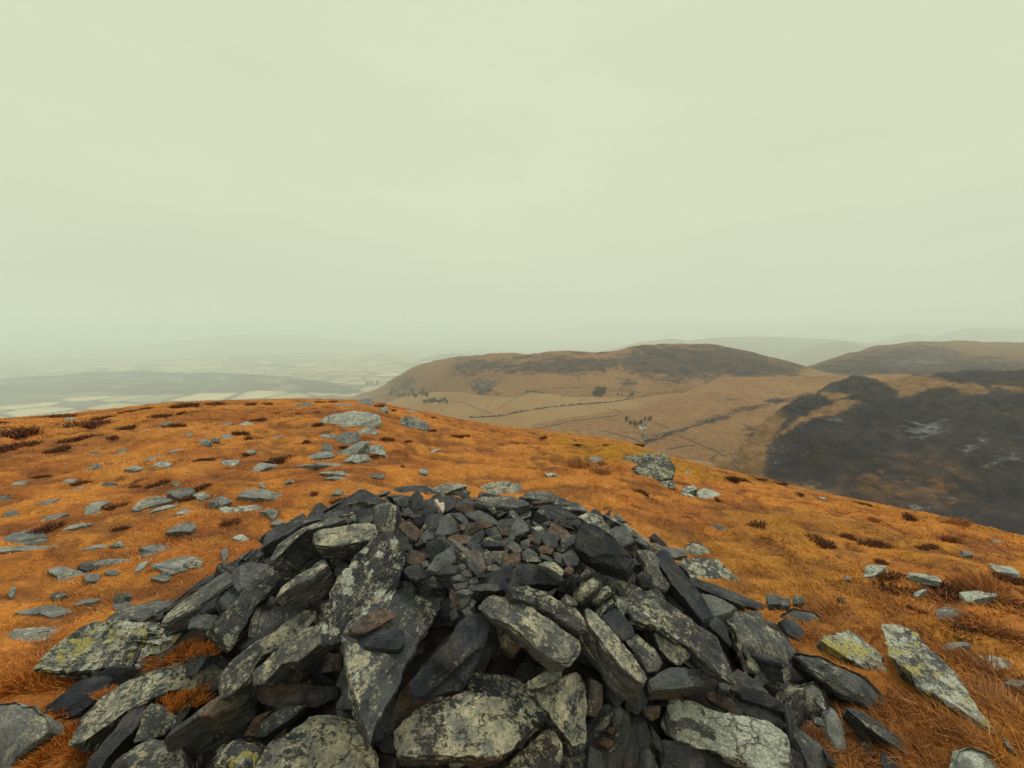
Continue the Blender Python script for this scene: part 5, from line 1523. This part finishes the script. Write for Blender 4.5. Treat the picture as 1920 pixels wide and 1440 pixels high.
def tree(u, v, hpx, label, group):
    p = far_hit(u, v)
    if p is None: return
    d = (p - Vector(CAM)).length
    h = hpx / FPX * d
    root = empty('tree', p); tag(root, label, 'tree', group)
    TREE_LIST.append((label, u, root))
    root.scale = (h, h, h); root.rotation_euler = (0, 0, rt.random() * 6.28)
    a, b = TREES[int(rt.integers(5))]
    for q in (a, b):
        c = q.copy(); COL.objects.link(c); c.parent = root
for i in range(10):
    tree(1172 + i * 5.5 + rt.uniform(-3, 3), 791 + 6 * math.sin(i * .45) + rt.uniform(-3, 3), rt.uniform(5, 8.5), 'dark tree in the grove above the white farmhouse', 'trees behind the white farmhouse')
for i in range(14):
    tree(798 + i * 3.2 + rt.uniform(-2, 2), 755 + rt.uniform(-3, 2), rt.uniform(5, 8), 'dark tree in the grove round the left-hand farm', 'trees round the left-hand farm')
for i in range(16):
    q_ = rt.random()
    tree(1122 + rt.uniform(-17, 17) * (1 - q_ * .7), 728 + q_ * 17, rt.uniform(5, 8), 'dark tree of the triangular plantation under the long hill', 'trees of the triangular plantation')
for i in range(16):
    tree(762 + rt.uniform(-32, 40), 741 + rt.uniform(-7, 5), rt.uniform(5, 9), 'bare tree scattered at the left foot of the long hill', 'trees at the foot of the long hill')
for i in range(9):
    tree(1160 + rt.uniform(-3, 28), 742 + rt.uniform(-4, 5), rt.uniform(2.5, 4), 'tiny bush on the field right of the plantation', 'bushes dotted on the field')
for i in range(8):
    tree(700 + rt.uniform(-14, 14), 722 + rt.uniform(-4, 4), rt.uniform(4, 7), 'hazy tree in the clump left of the long hill', 'trees in the clump on the plain')

ORD = 'leftmost second third fourth fifth sixth seventh eighth ninth tenth eleventh twelfth thirteenth fourteenth fifteenth sixteenth'.split()
for lb_ in sorted({t[0] for t in TREE_LIST}):
    for k, t in enumerate(sorted([t for t in TREE_LIST if t[0] == lb_], key=lambda t: t[1])):
        t[2]['label'] = f"{ORD[k]}{'' if k == 0 else ' from left,'} {lb_}"
def farmhouse(u, v, L, W, Hh, rot, label):
    p = far_hit(u, v)
    root = empty('farmhouse', p); root.rotation_euler = (0, 0, rot); tag(root, label, 'house')
    def box(x0, x1, y0, y1, z0, z1):
        return [(x0,y0,z0),(x1,y0,z0),(x1,y1,z0),(x0,y1,z0),(x0,y0,z1),(x1,y0,z1),(x1,y1,z1),(x0,y1,z1)], [(0,3,2,1),(4,5,6,7),(0,1,5,4),(1,2,6,5),(2,3,7,6),(3,0,4,7)]
    V = [(-L/2,-W/2,-2),(L/2,-W/2,-2),(L/2,W/2,-2),(-L/2,W/2,-2),(-L/2,-W/2,Hh),(L/2,-W/2,Hh),(L/2,W/2,Hh),(-L/2,W/2,Hh),(-L/2,0,Hh+W*.42),(L/2,0,Hh+W*.42)]
    link_mesh('wall', V, [(0,1,5,4),(2,3,7,6),(1,2,6,9,5),(3,0,4,8,7),(0,3,2,1)], M_WHITE, root, smooth=False)
    o = .35
    rz = Hh + W * .42
    V = [(-L/2-o,-W/2-o,Hh-.25),(L/2+o,-W/2-o,Hh-.25),(L/2+o,0,rz+.12),(-L/2-o,0,rz+.12),(L/2+o,W/2+o,Hh-.25),(-L/2-o,W/2+o,Hh-.25)]
    V2 = V + [(x, y, z - .2) for x, y, z in V]
    rf_ = link_mesh('roof', V2, [(0,1,2,3),(3,2,4,5),(7,6,9,8),(8,9,11,10),(0,6,7,1),(5,4,10,11),(1,7,8,2),(2,8,10,4),(3,9,6,0),(5,11,9,3)], M_ROOF, root, smooth=False)
    for s in (-1, 1):
        V, F = box(s*(L/2-.8)-.45, s*(L/2-.8)+.45, -.4, .4, rz-.5, rz+1.3)
        link_mesh('chimney', V, F, M_ROOF, rf_, smooth=False)
    for s in (-.3, .3):
        for z in (.8, 2.9):
            V, F = box(s*L-.5, s*L+.5, -W/2-.04, -W/2+.1, z, z+1.1)
            link_mesh('window', V, F, M_DARKGLASS, root, smooth=False)
    V, F = box(-.5, .5, -W/2-.05, -W/2+.1, 0, 2.1)
    link_mesh('door', V, F, M_TRUNK, root, smooth=False)
farmhouse(1206, 804, 12, 7, 5.0, .25, 'white farmhouse with a grey roof below a dark grove on the valley floor')
farmhouse(818, 757, 13, 7, 4.8, -.2, 'small pale farmhouse among trees at the left end of the long hill')

# ------------------------------------------------------------------ labels that single each thing out
def short(s): return s
LAND = [
 ('the white quartz lump', 824, 950), ('the big leaning crusted slab', 690, 1080), ('the large black slab', 975, 1085), ('the thick layered back slab', 945, 942), ('the black ribbed slab', 1130, 1025),
 ('the small upright cream-specked stone', 722, 970), ('the wedge-shaped slab', 745, 1200), ('the largest cushion stone', 1103, 1098), ('the tan log-like stone', 1000, 1180), ('the pale back-rim slab', 930, 917),
 ('the hourglass-shaped stone', 173, 952), ('the biggest pale crest slab', 650, 793), ('the dark layered crest boulder', 772, 790), ('the layered boulder', 1197, 880), ('the pair of white rocks', 1318, 924),
 ('the low lichened boulder', 270, 1140), ('the yellow-blotched boulder', 230, 1210), ('the arching grey slab', 280, 1320), ('the white-crusted slab', 1380, 1380), ('the smooth teal-grey slab', 470, 1120),
 ('the flat-topped bottom slab', 860, 1360), ('the long tan beam', 1160, 1210), ('the longest streaked slab', 1270, 1180), ('the standing-proud black plank', 1285, 1095), ('the grey upper-right slab', 1425, 1210),
 ('the long dark log-shaped stone', 1575, 1270), ('the very long two-tone slab', 1760, 1260), ('the large whitish flat stone', 1835, 1113), ('the ridge-backed slab', 565, 1010), ('the cream-speckled level block', 645, 1000),
 ('the skyline outcrop', 680, 757), ('the grey-green outcrop', 570, 763), ('the slab perched on the skyline', 810, 768), ('the black heather bush', 1320, 866), ('the red-brown block', 555, 1305), ('the dark pit', 1190, 1360),
 ('the black plank on the right edge', 1370, 1110), ('the yellow-lichened boulder', 1335, 1075), ('the round boulder', 1500, 1150), ('the bare black slab', 1160, 1165), ('the tan lichened stone', 690, 950), ('the slate plank', 360, 1125),
]
USED = {}
for o in COL.objects:
    if o.get('label') and o.parent is None: USED[o['label']] = USED.get(o['label'], 0) + 1
def relation(du, dv):
    if abs(du) > 1.6 * abs(dv): return 'right of' if du > 0 else 'left of'
    if abs(dv) > 1.6 * abs(du): return 'nearer than' if dv > 0 else 'beyond'
    return ('nearer and right of' if du > 0 else 'nearer and left of') if dv > 0 else ('beyond and right of' if du > 0 else 'beyond and left of')
def auto_label(o, what, u, v, tries=9, near=None):
    L = sorted(LAND, key=lambda t: math.hypot(t[1] - u, (t[2] - v) * 1.4))
    for t in L[:tries]:
        dist = math.hypot(t[1] - u, t[2] - v)
        if dist < 6: continue
        pre = '' if dist > 45 else 'just '
        if dist > 130: pre = 'far '
        lb = f"{what} {pre}{relation(u - t[1], v - t[2])} {t[0]}"
        if lb not in USED and len(lb.split()) <= 16:
            USED[lb] = 1; o['label'] = lb
            return True
    for a in L[:7]:
        for b in L[:7]:
            if a is b: continue
            lb = f"{what} {relation(u - a[1], v - a[2])} {a[0]} and {relation(u - b[1], v - b[2])} {b[0]}"
            if lb not in USED and len(lb.split()) <= 16:
                USED[lb] = 1; o['label'] = lb
                return True
    return False
def look(at_, smin, smax):
    asp = smax / max(1, smin)
    shp = 'long thin' if asp > 2.6 else ('squat' if asp < 1.25 else 'flat')
    if at_.get('rust', 0) > .6: c = 'rusty orange-brown'
    elif at_.get('rust', 0) > .3: c = 'brownish'
    elif at_.get('yellow', 0) > .4: c = 'yellow-lichened'
    elif at_.get('white', 0) > .35: c = 'white-crusted'
    elif at_.get('lichen', 0) > .42: c = 'lichen-speckled'
    elif at_.get('tone', 0) > .3: c = 'pale grey'
    elif at_.get('tone', 0) > .15: c = 'dark grey'
    else: c = 'blackish'
    return c, shp
for ob, u, v, smax, smin, at_ in ALL_STONES:
    if ob.get('label'): continue
    c, shp = look(at_, smin, smax)
    if ob.name.startswith('slate_chip'):
        big = 'larger' if smax > 38 else ('tiny' if smax < 18 else 'small')
        auto_label(ob, f"{big} {shp} {c} slate chip", u, v)
    else:
        big = 'large' if smax > 75 else ('small' if smax < 28 else '')
        auto_label(ob, f"{big} {shp} {c} stone sunk in grass,".strip(), u, v)
for q, u, v, kind, wpx in CLUMPS:
    if q.get('label'): continue
    big = 'large' if wpx > 48 else ('small' if wpx < 24 else 'low')
    what = {'heather': f'{big} dark brown heather clump', 'tussock': f'{big} russet grass tussock', 'moss': f'{big} rust-coloured moss and grass cushion'}[kind]
    auto_label(q, what, u, v)
for q in FILL:
    u, v = project(np.array(q.matrix_world.translation)[None])
    at_ = {k: q[k] for k in ('lichen', 'rust', 'yellow', 'white', 'tone')}
    c, shp = look(at_, 1, 2)
    q['group'] = 'small slate pieces filling gaps in the cairn'
    auto_label(q, f"{'thin' if q.name.startswith('slate_shard') else 'small'} {c} slate {'shard lying' if q.name.startswith('slate_shard') else 'fragment wedged'}", float(u[0]), float(v[0]))
print('unlabelled', [o.name for o in COL.objects if o.parent is None and o.type in ('MESH', 'EMPTY') and not o.get('label') and not o.get('kind')])

# ------------------------------------------------------------------ the misty air
def build_haze():
    X, Y0, Y1, Z0, Z1 = 90000, -1800, 47000, -1100, 190
    V = [(-X,Y0,Z0),(X,Y0,Z0),(X,Y1,Z0),(-X,Y1,Z0),(-X,Y0,Z1),(X,Y0,Z1),(X,Y1,Z1),(-X,Y1,Z1)]
    F = [(0,3,2,1),(4,5,6,7),(0,1,5,4),(1,2,6,5),(2,3,7,6),(3,0,4,7)]
    m = bpy.data.materials.new('haze'); m.use_nodes = True
    t = m.node_tree; t.nodes.clear()
    out = t.nodes.new('ShaderNodeOutputMaterial')
    pv = t.nodes.new('ShaderNodeVolumePrincipled')
    pv.inputs['Color'].default_value = (.87, .96, .94, 1)
    pv.inputs['Density'].default_value = .000108
    pv.inputs['Anisotropy'].default_value = 0.0
    t.links.new(pv.outputs[0], out.inputs['Volume'])
    return struct(link_mesh('haze', V, F, m, smooth=False), 'stuff')
build_haze()
